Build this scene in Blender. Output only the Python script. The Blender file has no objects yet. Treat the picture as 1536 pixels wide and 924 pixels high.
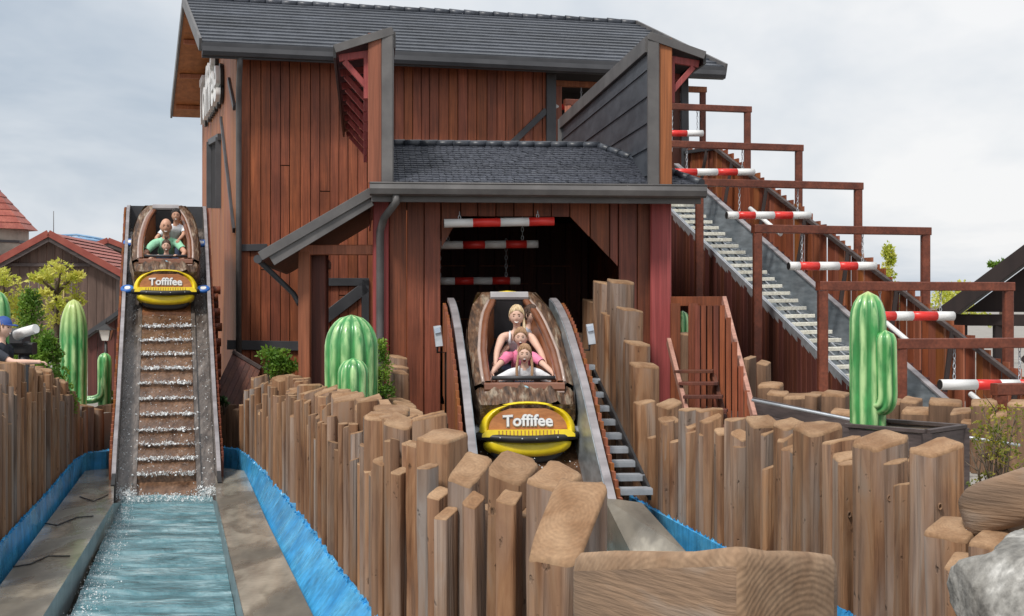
import bpy, bmesh, math, random
import numpy as np
from mathutils import Vector as V, Matrix, noise as mn
random.seed(7); np.random.seed(7)
R = math.radians
sc = bpy.context.scene
COL = sc.collection

# ------------------------------------------------------------------ camera
F, CX, HY = 2200.0, 768.0, 455.0
cam = bpy.data.cameras.new('camera'); camo = bpy.data.objects.new('camera', cam); COL.objects.link(camo)
cam.sensor_width = 36.0; cam.lens = 36.0 * F / 1536.0
cam.shift_y = -(462.0 - HY) / 1536.0
cam.clip_start = 0.05; cam.clip_end = 3000
camo.location = (0, 0, 0); camo.rotation_euler = (R(90), 0, 0)
sc.camera = camo

# ------------------------------------------------------------------ world, sun, exposure
world = bpy.data.worlds.new('World'); sc.world = world; world.use_nodes = True
SUN_EL, SUN_AZ = 54.0, 212.0      # azimuth clockwise from +Y; the sun is behind the camera, a little to the left
def build_world():
    nt = world.node_tree; nt.nodes.clear(); N = nt.nodes.new; L = nt.links.new
    out = N('ShaderNodeOutputWorld')
    sky = N('ShaderNodeTexSky'); sky.sky_type = 'NISHITA'; sky.sun_disc = False
    sky.sun_elevation = R(SUN_EL); sky.sun_rotation = R(SUN_AZ); sky.air_density = 1.2; sky.dust_density = 2.0
    b1 = N('ShaderNodeBackground'); b1.inputs[1].default_value = 0.10; L(sky.outputs[0], b1.inputs[0])
    tc = N('ShaderNodeTexCoord'); sep = N('ShaderNodeSeparateXYZ'); L(tc.outputs['Generated'], sep.inputs[0])
    ad = N('ShaderNodeMath'); ad.operation = 'ABSOLUTE'; L(sep.outputs[2], ad.inputs[0])
    a2 = N('ShaderNodeMath'); a2.operation = 'ADD'; a2.inputs[1].default_value = 0.30; L(ad.outputs[0], a2.inputs[0])
    dx = N('ShaderNodeMath'); dx.operation = 'DIVIDE'; L(sep.outputs[0], dx.inputs[0]); L(a2.outputs[0], dx.inputs[1])
    dy = N('ShaderNodeMath'); dy.operation = 'DIVIDE'; L(sep.outputs[1], dy.inputs[0]); L(a2.outputs[0], dy.inputs[1])
    cb = N('ShaderNodeCombineXYZ'); L(dx.outputs[0], cb.inputs[0]); L(dy.outputs[0], cb.inputs[1])
    mp = N('ShaderNodeMapping'); mp.inputs['Location'].default_value = (2.2, 5.1, 0); L(cb.outputs[0], mp.inputs[0])
    n1 = N('ShaderNodeTexNoise'); n1.inputs['Scale'].default_value = 1.05; n1.inputs['Detail'].default_value = 6
    n1.inputs['Roughness'].default_value = 0.56; n1.inputs['Distortion'].default_value = 0.35; L(mp.outputs[0], n1.inputs[0])
    rp = N('ShaderNodeValToRGB'); L(n1.outputs[0], rp.inputs[0])
    e = rp.color_ramp.elements
    e[0].position = 0.28; e[0].color = (0.47, 0.55, 0.65, 1)
    e[1].position = 0.60; e[1].color = (0.96, 0.962, 0.97, 1)
    m = e.new(0.43); m.color = (0.71, 0.76, 0.82, 1)
    b2 = N('ShaderNodeBackground'); b2.inputs[1].default_value = 1.0; L(rp.outputs[0], b2.inputs[0])
    mx = N('ShaderNodeMixShader'); mx.inputs[0].default_value = 0.93
    L(b1.outputs[0], mx.inputs[1]); L(b2.outputs[0], mx.inputs[2]); L(mx.outputs[0], out.inputs[0])
build_world()
sun = bpy.data.lights.new('sun', 'SUN'); sun.energy = 2.9; sun.angle = R(9); sun.color = (1, 0.96, 0.9)
suno = bpy.data.objects.new('sun', sun); COL.objects.link(suno)
_sd = V((math.sin(R(SUN_AZ)) * math.cos(R(SUN_EL)), math.cos(R(SUN_AZ)) * math.cos(R(SUN_EL)), math.sin(R(SUN_EL))))
suno.rotation_euler = _sd.to_track_quat('Z', 'Y').to_euler(); suno.location = _sd * 60
vs = sc.view_settings
vs.view_transform = 'Standard'; vs.look = 'None'; vs.exposure = 0.0; vs.gamma = 1.0; vs.use_curve_mapping = False
sc.cycles.max_bounces = 6; sc.cycles.diffuse_bounces = 3; sc.cycles.glossy_bounces = 3
sc.cycles.use_denoising = True

# ------------------------------------------------------------------ geometry helpers
def P(px, py, d): return V(((px - CX) / F * d, d, (HY - py) / F * d))
def PZ(px, py, z): return P(px, py, z * F / (HY - py))
Zv = V((0, 0, 1))
class Frame:
    """a level frame: origin o, u to the right, v away; th = yaw to the left of the view axis in degrees"""
    def __init__(s, o, th):
        s.o = V((o.x, o.y, 0)); s.b = V((-math.sin(R(th)), math.cos(R(th)), 0)); s.r = V((math.cos(R(th)), math.sin(R(th)), 0))
    def p(s, u, v, z=0.0): return s.o + s.r * u + s.b * v + Zv * z
    def u_at(s, px, v=0.0):
        o = s.o + s.b * v; k = (px - CX) / F
        return (k * o.y - o.x) / (s.r.x - k * s.r.y)
    def v_at(s, px, u=0.0):
        o = s.o + s.r * u; k = (px - CX) / F
        return (k * o.y - o.x) / (s.b.x - k * s.b.y)
    def z_at(s, u, v, py): return (HY - py) / F * s.p(u, v).y

class MB:
    def __init__(s): s.v = []; s.f = []; s.m = []; s.s = []
    def add(s, vs, fs, m=0, sm=False):
        n = len(s.v); s.v.extend([V(q) for q in vs])
        for f in fs: s.f.append([i + n for i in f]); s.m.append(m); s.s.append(sm)
        return s
    def hexa(s, a, m=0):   # a: 4 bottom, 4 top (ccw from above)
        return s.add(a, [(3, 2, 1, 0), (4, 5, 6, 7), (0, 1, 5, 4), (1, 2, 6, 5), (2, 3, 7, 6), (3, 0, 4, 7)], m)
    def box(s, c, sx, sy, sz, ax=None, m=0):
        X, Y, Z = ax if ax else (V((1, 0, 0)), V((0, 1, 0)), Zv)
        c = V(c); q = []
        for z in (-.5, .5):
            for x, y in ((-.5, -.5), (.5, -.5), (.5, .5), (-.5, .5)): q.append(c + X * (x * sx) + Y * (y * sy) + Z * (z * sz))
        return s.hexa(q, m)
    def beam(s, a, b, w, h, up=None, ch=None, m=0):
        a = V(a); b = V(b); t = (b - a).normalized(); up = V(up) if up else (Zv if abs(t.z) < .9 else V((0, 1, 0)))
        x = t.cross(up).normalized(); y = x.cross(t).normalized()
        c = min(w, h) * .08 if ch is None else ch
        W, H = w / 2, h / 2
        pr = [(-W + c, -H), (W - c, -H), (W, -H + c), (W, H - c), (W - c, H), (-W + c, H), (-W, H - c), (-W, -H + c)]
        vs = [a + x * p + y * q for p, q in pr] + [b + x * p + y * q for p, q in pr]
        fs = [(i, (i + 1) % 8, 8 + (i + 1) % 8, 8 + i) for i in range(8)] + [tuple(range(7, -1, -1)), tuple(range(8, 16))]
        return s.add(vs, fs, m)
    def tube(s, pts, rs, n=10, cap=True, m=0, sm=True, squash=None):
        pts = [V(p) for p in pts]
        if not hasattr(rs, '__len__'): rs = [rs] * len(pts)
        vs = []; ref = None
        for i, p in enumerate(pts):
            t = (pts[min(i + 1, len(pts) - 1)] - pts[max(i - 1, 0)]).normalized()
            if ref is None: ref = t.orthogonal().normalized()
            x = (ref - t * ref.dot(t)); x = x.normalized() if x.length > 1e-6 else t.orthogonal().normalized(); ref = x; y = t.cross(x)
            for k in range(n):
                a = 2 * math.pi * k / n; vs.append(p + (x * math.cos(a) + y * math.sin(a)) * rs[i])
        fs = []
        for i in range(len(pts) - 1):
            for k in range(n): fs.append((i * n + k, i * n + (k + 1) % n, (i + 1) * n + (k + 1) % n, (i + 1) * n + k))
        s.add(vs, fs, m, sm)
        if cap:
            o = len(s.v) - len(vs)
            s.f.append([o + k for k in range(n - 1, -1, -1)]); s.m.append(m); s.s.append(False)
            s.f.append([o + (len(pts) - 1) * n + k for k in range(n)]); s.m.append(m); s.s.append(False)
        return s
    def prism(s, poly, off, m=0):   # polygon (list of 3D points) extruded by vector off
        n = len(poly); off = V(off); poly = [V(p) for p in poly]
        nn = V((0, 0, 0))
        for i in range(n): nn += poly[i].cross(poly[(i + 1) % n])
        if nn.dot(off) > 0: poly = poly[::-1]
        vs = poly + [p + off for p in poly]
        fs = [tuple(range(n)), tuple(range(2 * n - 1, n - 1, -1))] + [(i, n + i, n + (i + 1) % n, (i + 1) % n) for i in range(n)]
        return s.add(vs, fs, m)
    def grid(s, nu, nv, fn, m=0, sm=True, wrap=False, flip=False):
        vs = [fn(i / (nu if wrap else nu - 1), j / (nv - 1)) for j in range(nv) for i in range(nu)]
        fs = []
        for j in range(nv - 1):
            for i in range(nu if wrap else nu - 1):
                q = (j * nu + i, j * nu + (i + 1) % nu, (j + 1) * nu + (i + 1) % nu, (j + 1) * nu + i)
                fs.append(q[::-1] if flip else q)
        return s.add(vs, fs, m, sm)
    def ell(s, c, rx, ry, rz, nu=12, nv=8, ax=None, m=0, fn=None):
        X, Y, Z = ax if ax else (V((1, 0, 0)), V((0, 1, 0)), Zv); c = V(c)
        def g(a, b):
            th = a * 2 * math.pi; ph = (b - .5) * math.pi
            x, y, z = math.cos(ph) * math.cos(th), math.cos(ph) * math.sin(th), math.sin(ph)
            if fn: x, y, z = fn(x, y, z)
            return c + X * (x * rx) + Y * (y * ry) + Z * (z * rz)
        return s.grid(nu, nv, g, m, True, True)
    def build(s, name, mats, parent=None, origin=None, flat=False):
        if not isinstance(mats, (list, tuple)): mats = [mats]
        me = bpy.data.meshes.new(name)
        wo = ORG.get(parent.name, V((0, 0, 0))) if parent else V((0, 0, 0))
        o0 = V(origin) if origin is not None else (wo if parent else V((0, 0, 0)))
        me.from_pydata([(v - o0)[:] for v in s.v], [], s.f)
        for m in mats: me.materials.append(M[m])
        me.polygons.foreach_set('material_index', s.m)
        me.polygons.foreach_set('use_smooth', [False] * len(s.f) if flat else s.s)
        me.update()
        ob = bpy.data.objects.new(name, me); COL.objects.link(ob)
        if parent:
            ob.parent = parent; ob.location = o0 - wo
        else: ob.location = o0
        ORG[ob.name] = o0
        return ob
ORG = {}
def tag(o, label, cat, group=None):
    o['label'] = label; o['category'] = cat
    if group: o['group'] = group
    return o
def thing(name, label, cat, loc=(0, 0, 0), group=None):
    o = bpy.data.objects.new(name, None); COL.objects.link(o); o.location = loc; o.empty_display_size = .2
    ORG[o.name] = V(loc); return tag(o, label, cat, group)
def structure(o): o['kind'] = 'structure'; return o
def stuff(o): o['kind'] = 'stuff'; return o
def U(a, b): return random.uniform(a, b)

# ------------------------------------------------------------------ materials
M = {}
def mat(name, c1, c2=None, rough=.6, scale=(3, 3, 3), c3=None, bump=0.0, bscale=None, var=.0, spec=.5, detail=5, metal=0.0, lo=.35, hi=.65,
        rough2=None, streak=0.0, streak_scale=None, hue=0.0, coat=0.0, distort=.3, blot=0.0, blot_scale=(1.1, 1.1, .8)):
    m = bpy.data.materials.new(name); m.use_nodes = True; nt = m.node_tree; N = nt.nodes.new; L = nt.links.new
    b = nt.nodes['Principled BSDF']; b.inputs['Roughness'].default_value = rough; b.inputs['Metallic'].default_value = metal
    b.inputs['Specular IOR Level'].default_value = spec
    if coat: b.inputs['Coat Weight'].default_value = coat; b.inputs['Coat Roughness'].default_value = .15
    M[name] = m
    if c2 is None: c2 = tuple(x * .8 for x in c1)
    tc = N('ShaderNodeTexCoord'); oi = N('ShaderNodeObjectInfo')
    mul = N('ShaderNodeMath'); mul.operation = 'MULTIPLY'; mul.inputs[1].default_value = 37.0; L(oi.outputs['Random'], mul.inputs[0])
    def coords(s):
        mp = N('ShaderNodeMapping'); mp.inputs['Scale'].default_value = s; L(tc.outputs['Object'], mp.inputs[0])
        va = N('ShaderNodeVectorMath'); va.operation = 'ADD'; L(mp.outputs[0], va.inputs[0]); L(mul.outputs[0], va.inputs[1])
        return va.outputs[0]
    n1 = N('ShaderNodeTexNoise'); n1.inputs['Scale'].default_value = 1; n1.inputs['Detail'].default_value = detail; n1.inputs['Distortion'].default_value = distort
    L(coords(scale), n1.inputs[0])
    rp = N('ShaderNodeValToRGB'); L(n1.outputs[0], rp.inputs[0]); e = rp.color_ramp.elements
    e[0].position = lo; e[0].color = (*c1, 1); e[1].position = hi; e[1].color = (*c2, 1)
    if c3: x = e.new((lo + hi) / 2 + .02); x.color = (*c3, 1)
    col = rp.outputs[0]
    if streak:
        n2 = N('ShaderNodeTexNoise'); n2.inputs['Scale'].default_value = 1; n2.inputs['Detail'].default_value = 3; L(coords(streak_scale or tuple(x * 5 for x in scale)), n2.inputs[0])
        mr = N('ShaderNodeMapRange'); mr.inputs[1].default_value = .3; mr.inputs[2].default_value = .7; mr.inputs[3].default_value = 1 - streak; mr.inputs[4].default_value = 1 + streak * .5
        L(n2.outputs[0], mr.inputs[0])
        vm = N('ShaderNodeVectorMath'); vm.operation = 'SCALE'; L(col, vm.inputs[0]); L(mr.outputs[0], vm.inputs['Scale']); col = vm.outputs[0]
    if blot:     # weather stains that run across the boards
        nb = N('ShaderNodeTexNoise'); nb.inputs['Scale'].default_value = 1; nb.inputs['Detail'].default_value = 6; nb.inputs['Roughness'].default_value = .65; mpb = N('ShaderNodeMapping'); mpb.inputs['Scale'].default_value = blot_scale; L(tc.outputs['Object'], mpb.inputs[0]); L(mpb.outputs[0], nb.inputs[0])
        mr = N('ShaderNodeMapRange'); mr.inputs[1].default_value = .32; mr.inputs[2].default_value = .68; mr.inputs[3].default_value = 1 - blot; mr.inputs[4].default_value = 1 + blot * .6; L(nb.outputs[0], mr.inputs[0])
        vm = N('ShaderNodeVectorMath'); vm.operation = 'SCALE'; L(col, vm.inputs[0]); L(mr.outputs[0], vm.inputs['Scale']); col = vm.outputs[0]
    if var:
        mr = N('ShaderNodeMapRange'); mr.inputs[3].default_value = 1 - var; mr.inputs[4].default_value = 1 + var; L(oi.outputs['Random'], mr.inputs[0])
        hs = N('ShaderNodeHueSaturation'); L(mr.outputs[0], hs.inputs['Value']); L(col, hs.inputs['Color'])
        if hue:
            m2 = N('ShaderNodeMath'); m2.operation = 'MULTIPLY'; m2.inputs[1].default_value = 7.31; L(oi.outputs['Random'], m2.inputs[0])
            fr = N('ShaderNodeMath'); fr.operation = 'FRACT'; L(m2.outputs[0], fr.inputs[0])
            mh = N('ShaderNodeMapRange'); mh.inputs[3].default_value = .5 - hue; mh.inputs[4].default_value = .5 + hue; L(fr.outputs[0], mh.inputs[0]); L(mh.outputs[0], hs.inputs['Hue'])
            ms = N('ShaderNodeMapRange'); ms.inputs[3].default_value = 1 - hue * 9; ms.inputs[4].default_value = 1 + hue * 5; L(fr.outputs[0], ms.inputs[0]); L(ms.outputs[0], hs.inputs['Saturation'])
        col = hs.outputs[0]
    L(col, b.inputs['Base Color'])
    if rough2 is not None:
        mr = N('ShaderNodeMapRange'); mr.inputs[1].default_value = lo; mr.inputs[2].default_value = hi; mr.inputs[3].default_value = rough; mr.inputs[4].default_value = rough2
        L(n1.outputs[0], mr.inputs[0]); L(mr.outputs[0], b.inputs['Roughness'])
    if bump:
        n3 = N('ShaderNodeTexNoise'); n3.inputs['Scale'].default_value = 1; n3.inputs['Detail'].default_value = 6; L(coords(bscale or tuple(x * 4 for x in scale)), n3.inputs[0])
        bp = N('ShaderNodeBump'); bp.inputs['Strength'].default_value = min(1, bump); bp.inputs['Distance'].default_value = .02 * max(1, bump); L(n3.outputs[0], bp.inputs['Height']); L(bp.outputs[0], b.inputs['Normal'])
    return m
VG = (7, 7, .6)       # vertical grain
mat('wood_main', (.23, .060, .023), (.37, .104, .040), .6, VG, c3=(.30, .080, .031), bump=.25, bscale=(40, 40, 3), var=.10, streak=.34, streak_scale=(60, 60, 1.5), hue=.004, blot=.35)
mat('wood_side', (.28, .095, .036), (.40, .14, .055), .6, VG, bump=.25, bscale=(40, 40, 3), var=.12, streak=.25, streak_scale=(60, 60, 1.5), hue=.01)
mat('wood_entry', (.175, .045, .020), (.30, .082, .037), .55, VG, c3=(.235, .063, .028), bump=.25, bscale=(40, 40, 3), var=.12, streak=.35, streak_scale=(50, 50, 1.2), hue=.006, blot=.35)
mat('wood_red', (.30, .052, .05), (.40, .085, .08), .55, VG, bump=.2, bscale=(40, 40, 3), var=.08, streak=.3, streak_scale=(50, 50, 1.2))
mat('wood_orange', (.26, .078, .027), (.38, .122, .046), .55, VG, bump=.2, bscale=(40, 40, 3), var=.14, streak=.3, streak_scale=(50, 50, 1.2), hue=.01)
mat('wood_dark', (.075, .020, .013), (.14, .038, .022), .6, VG, bump=.2, bscale=(40, 40, 3), var=.2, streak=.3, streak_scale=(50, 50, 1.2), hue=.01)
mat('wood_frame', (.125, .032, .016), (.20, .055, .028), .5, (5, 5, 5), bump=.15, var=.1, streak=.3, streak_scale=(30, 30, 30))
mat('wood_pink', (.40, .20, .15), (.52, .28, .21), .6, (5, 5, 5), bump=.15, var=.08, streak=.25)
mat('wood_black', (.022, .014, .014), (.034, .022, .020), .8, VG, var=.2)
mat('wood_grey', (.058, .042, .040), (.10, .075, .070), .65, (2, 2, 9), bump=.2, var=.15, streak=.3)
mat('house_wood', (.10, .062, .048), (.16, .10, .078), .7, VG, var=.15, streak=.2)
mat('trim_grey', (.105, .100, .100), (.15, .143, .14), .5, (2, 2, 2), bump=.06, var=.05, blot=.2, blot_scale=(3, 3, 3))
mat('trim_dark', (.042, .043, .048), (.065, .066, .072), .5, (2, 2, 2), var=.08)
mat('slate', (.032, .038, .050), (.065, .073, .090), .42, (3, 3, 3), bump=.3, bscale=(12, 12, 12), var=.13, streak=.3, streak_scale=(25, 25, 25), blot=.35, blot_scale=(.7, .7, 2))
mat('shingle', (.026, .030, .042), (.075, .082, .105), .5, (18, 18, 18), bump=.6, bscale=(40, 40, 40), var=.15)
mat('siding', (.048, .055, .068), (.085, .094, .11), .5, (2, 2, 6), bump=.1, var=.08, streak=.15, blot=.2)
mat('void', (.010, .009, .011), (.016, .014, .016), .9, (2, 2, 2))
mat('metal', (.27, .245, .25), (.42, .39, .40), .42, (3, 3, 3), bump=.05, var=.05, metal=.35, streak=.2, streak_scale=(2, 2, 20))
mat('metal_cool', (.27, .31, .34), (.44, .48, .51), .35, (2, 2, 2), metal=.4, streak=.35, streak_scale=(3, 3, 14), bump=.05)
mat('chrome', (.65, .67, .7), (.8, .8, .82), .15, (3, 3, 3), metal=1)
mat('galv', (.42, .45, .48), (.55, .58, .62), .4, (8, 8, 8), metal=.5)
mat('rung', (.68, .66, .56), (.80, .79, .70), .55, (6, 6, 6), var=.08, streak=.25)
mat('white', (.76, .76, .75), (.82, .82, .81), .35, (4, 4, 4))
mat('red', (.70, .028, .022), (.78, .05, .04), .35, (4, 4, 4))
mat('black', (.015, .015, .016), (.03, .03, .03), .5, (5, 5, 5))
mat('log', (.25, .15, .092), (.37, .31, .265), .75, (4, 4, .4), c3=(.40, .25, .155), bump=.8, bscale=(26, 26, 2.5), var=.17, streak=.3, streak_scale=(26, 26, .9), hue=.012, lo=.3, hi=.66, detail=7, distort=.8)
mat('log_top', (.25, .135, .066), (.39, .245, .14), .85, (5, 5, 5), bump=.7, bscale=(13, 13, 13), var=.12, streak=.15, streak_scale=(45, 45, 45))
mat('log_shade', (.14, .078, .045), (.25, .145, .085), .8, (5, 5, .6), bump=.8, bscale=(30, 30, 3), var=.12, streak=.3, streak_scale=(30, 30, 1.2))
mat('blue', (.035, .33, .72), (.11, .50, .86), .4, (2, 2, 2), bump=.15, bscale=(9, 9, 9), streak=.3, streak_scale=(14, 14, 3), rough2=.2, blot=.35, blot_scale=(2.2, 2.2, 5))
mat('concrete_wet', (.155, .135, .105), (.42, .38, .31), .42, (1.5, .6, 1), bump=.15, bscale=(14, 14, 14), rough2=.07, c3=(.23, .205, .165), streak=.4, streak_scale=(5, 1.2, 4), lo=.42, hi=.57)
mat('channel', (.17, .21, .22), (.26, .30, .31), .35, (2, 2, 2), bump=.1, streak=.25)
mat('foam', (.72, .76, .78), (.85, .87, .88), .35, (20, 20, 20))
mat('wet_wood', (.10, .052, .03), (.22, .125, .075), .22, (6, 2, 6), bump=.3, var=.12, streak=.4)
mat('wet_bright', (.26, .10, .04), (.34, .14, .06), .25, (6, 2, 6), var=.12, streak=.4)
mat('wet_grey', (.075, .057, .047), (.20, .17, .15), .2, (7, 1.5, 2), bump=.3, bscale=(30, 8, 30), streak=.5, streak_scale=(22, 5, 9))
mat('bark', (.055, .030, .018), (.30, .235, .17), .55, (14, 3.0, 14), c3=(.155, .080, .042), bump=1.0, bscale=(34, 6, 34), streak=.5, streak_scale=(50, 9, 50))
mat('rim', (.165, .060, .028), (.23, .09, .045), .28, (4, 4, 4), coat=.4)
mat('rim_light', (.36, .27, .23), (.46, .35, .30), .35, (4, 4, 4), coat=.3)
mat('tub', (.23, .085, .035), (.30, .115, .05), .35, (4, 4, 4))
mat('yellow', (.86, .62, .01), (.92, .70, .02), .34, (4, 4, 4), coat=.25, blot=.14, blot_scale=(7, 7, 7), bump=.1)
mat('caramel', (.36, .125, .035), (.47, .19, .06), .4, (3, 3, 12), streak=.2)
mat('badge', (.35, .60, .72), (.55, .72, .8), .3)
mat('blue_wheel', (.02, .11, .40), (.03, .16, .5), .4)
mat('track_blue', (.16, .30, .48), (.20, .36, .55), .5)
mat('pad', (.035, .035, .038), (.06, .06, .065), .5)
mat('pad_light', (.32, .30, .31), (.42, .40, .40), .45)
mat('skin', (.72, .45, .34), (.80, .53, .41), .5, (9, 9, 9))
mat('skin_tan', (.55, .29, .19), (.62, .35, .24), .5, (9, 9, 9))
mat('mouth', (.10, .02, .02), (.14, .03, .03), .5)
mat('teeth', (.8, .78, .74), (.85, .83, .8), .4)
mat('lip', (.50, .17, .14), (.55, .2, .17), .5)
mat('eye_dark', (.03, .02, .018), (.04, .03, .025), .2)
mat('blonde', (.62, .44, .24), (.78, .62, .40), .5, (40, 40, 6), bump=.5)
mat('hair_light', (.34, .19, .10), (.48, .29, .16), .5, (40, 40, 6), bump=.5)
mat('hair_brown', (.055, .030, .020), (.11, .06, .038), .5, (40, 40, 40), bump=.6)
mat('hair_black', (.018, .014, .013), (.035, .026, .022), .5, (40, 40, 40), bump=.6)
mat('tee_white', (.74, .75, .78), (.80, .81, .84), .8, (8, 8, 8), bump=.3)
mat('tee_pink', (.80, .19, .34), (.86, .27, .42), .8, (8, 8, 8), bump=.3)
mat('tee_grey', (.38, .41, .48), (.46, .49, .56), .8, (8, 8, 8), bump=.3)
mat('tee_mint', (.27, .60, .38), (.34, .68, .46), .8, (8, 8, 8), bump=.3)
mat('tee_dark', (.02, .025, .035), (.035, .04, .055), .8, (8, 8, 8), bump=.3)
mat('tee_navy', (.02, .03, .06), (.03, .045, .09), .8, (8, 8, 8), bump=.3)
mat('cap_blue', (.02, .06, .25), (.03, .09, .32), .7, (8, 8, 8))
mat('jeans', (.05, .07, .13), (.08, .11, .19), .8, (8, 8, 8))
mat('roof_red', (.30, .075, .055), (.40, .12, .085), .6, (3, 3, 3), bump=.3, var=.12, streak=.2)
mat('barge_red', (.26, .055, .04), (.32, .08, .055), .5, (3, 3, 3))
mat('stone', (.30, .27, .23), (.44, .40, .34), .85, (2, 2, 2), bump=.6, bscale=(6, 6, 6), var=.15)
mat('rock', (.22, .21, .19), (.54, .53, .50), .85, (5, 5, 5), c3=(.34, .33, .305), bump=1.6, bscale=(9, 9, 9), blot=.3, blot_scale=(9, 9, 3), streak=.3, streak_scale=(30, 30, 30))
mat('earth', (.10, .075, .05), (.17, .13, .09), .95, (2, 2, 2), bump=.5)
mat('paving', (.26, .24, .215), (.33, .31, .28), .9, (2, 2, 2), bump=.2)
mat('leaf', (.08, .19, .018), (.22, .37, .045), .55, (5, 5, 5), var=.1, lo=.4, hi=.6)
mat('leaf_dark', (.020, .062, .016), (.050, .120, .028), .55, (5, 5, 5), lo=.4, hi=.6)
mat('leaf_yellow', (.46, .52, .05), (.74, .72, .17), .55, (3, 3, 3), lo=.4, hi=.6)
mat('leaf_shrub', (.12, .16, .02), (.42, .36, .05), .55, (9, 9, 9), lo=.4, hi=.6)
mat('trunk', (.09, .065, .045), (.16, .12, .085), .85, (8, 8, 2), bump=.6)
mat('lattice', (.52, .40, .15), (.60, .47, .2), .6)
mat('lamp_glass', (.72, .70, .64), (.8, .78, .74), .25)
for nm in ('leaf', 'leaf_dark', 'leaf_yellow', 'leaf_shrub'):
    nt = M[nm].node_tree; b_ = nt.nodes['Principled BSDF']; tr = nt.nodes.new('ShaderNodeBsdfTranslucent'); mx_ = nt.nodes.new('ShaderNodeMixShader'); mx_.inputs[0].default_value = .42
    nt.links.new(b_.inputs['Base Color'].links[0].from_socket, tr.inputs[0]); nt.links.new(b_.outputs[0], mx_.inputs[1]); nt.links.new(tr.outputs[0], mx_.inputs[2]); nt.links.new(mx_.outputs[0], nt.nodes['Material Output'].inputs[0])

def log_mat():
    m = mat('log', (.3, .2, .1), (.3, .2, .1), .8, bump=.0); nt = m.node_tree; N = nt.nodes.new; L = nt.links.new; b = nt.nodes['Principled BSDF']
    for l in list(b.inputs['Base Color'].links): nt.links.remove(l)
    tc = N('ShaderNodeTexCoord'); oi = N('ShaderNodeObjectInfo'); mu = N('ShaderNodeMath'); mu.operation = 'MULTIPLY'; mu.inputs[1].default_value = 53; L(oi.outputs['Random'], mu.inputs[0])
    def nz(scale, detail, dist=0.0, rough=.55):
        mp = N('ShaderNodeMapping'); mp.inputs['Scale'].default_value = scale; L(tc.outputs['Object'], mp.inputs[0])
        va = N('ShaderNodeVectorMath'); va.operation = 'ADD'; L(mp.outputs[0], va.inputs[0]); L(mu.outputs[0], va.inputs[1])
        n = N('ShaderNodeTexNoise'); n.inputs['Scale'].default_value = 1; n.inputs['Detail'].default_value = detail; n.inputs['Distortion'].default_value = dist; n.inputs['Roughness'].default_value = rough; L(va.outputs[0], n.inputs[0]); return n.outputs[0]
    def ramp(src, stops):
        r = N('ShaderNodeValToRGB'); L(src, r.inputs[0]); e = r.color_ramp.elements; e[0].position, e[0].color = stops[0][0], (*stops[0][1], 1); e[1].position, e[1].color = stops[-1][0], (*stops[-1][1], 1)
        for p, c in stops[1:-1]: x = e.new(p); x.color = (*c, 1)
        return r.outputs[0]
    warm = ramp(nz((7, 7, 1.1), 7, .9), [(.26, (.13, .053, .022)), (.42, (.285, .132, .058)), (.56, (.40, .212, .106)), (.74, (.36, .245, .17))])
    grey = ramp(nz((6, 6, .9), 7, .9), [(.26, (.14, .085, .058)), (.45, (.28, .205, .160)), (.62, (.38, .325, .29)), (.78, (.33, .19, .10))])
    side = N('ShaderNodeMapRange'); side.inputs[1].default_value = .42; side.inputs[2].default_value = .56; L(nz((2.6, 2.6, .35), 2), side.inputs[0])
    rn = N('ShaderNodeMath'); rn.operation = 'MULTIPLY'; L(side.outputs[0], rn.inputs[0])
    m3 = N('ShaderNodeMath'); m3.operation = 'MULTIPLY'; m3.inputs[1].default_value = 9.7; L(oi.outputs['Random'], m3.inputs[0]); fr = N('ShaderNodeMath'); fr.operation = 'FRACT'; L(m3.outputs[0], fr.inputs[0]); L(fr.outputs[0], rn.inputs[1])
    mx = N('ShaderNodeMix'); mx.data_type = 'RGBA'; L(rn.outputs[0], mx.inputs[0]); L(warm, mx.inputs[6]); L(grey, mx.inputs[7])
    pit = N('ShaderNodeMapRange'); pit.inputs[1].default_value = .25; pit.inputs[2].default_value = .33; pit.inputs[3].default_value = .5; pit.inputs[4].default_value = 1; L(nz((16, 16, 8), 3), pit.inputs[0])
    grv = N('ShaderNodeMapRange'); grv.inputs[1].default_value = .30; grv.inputs[2].default_value = .55; grv.inputs[3].default_value = .62; grv.inputs[4].default_value = 1.06; L(nz((14, 14, .5), 4, .8), grv.inputs[0])
    pm = N('ShaderNodeMath'); pm.operation = 'MULTIPLY'; L(pit.outputs[0], pm.inputs[0]); L(grv.outputs[0], pm.inputs[1])
    va = N('ShaderNodeMapRange'); va.inputs[3].default_value = .56; va.inputs[4].default_value = .92; L(oi.outputs['Random'], va.inputs[0])
    p2 = N('ShaderNodeMath'); p2.operation = 'MULTIPLY'; L(pm.outputs[0], p2.inputs[0]); L(va.outputs[0], p2.inputs[1])
    vm = N('ShaderNodeVectorMath'); vm.operation = 'SCALE'; L(mx.outputs[2], vm.inputs[0]); L(p2.outputs[0], vm.inputs['Scale']); L(vm.outputs[0], b.inputs['Base Color'])
    bp = N('ShaderNodeBump'); bp.inputs['Strength'].default_value = .9; bp.inputs['Distance'].default_value = .022; L(pm.outputs[0], bp.inputs['Height']); L(bp.outputs[0], b.inputs['Normal'])
log_mat()
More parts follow.
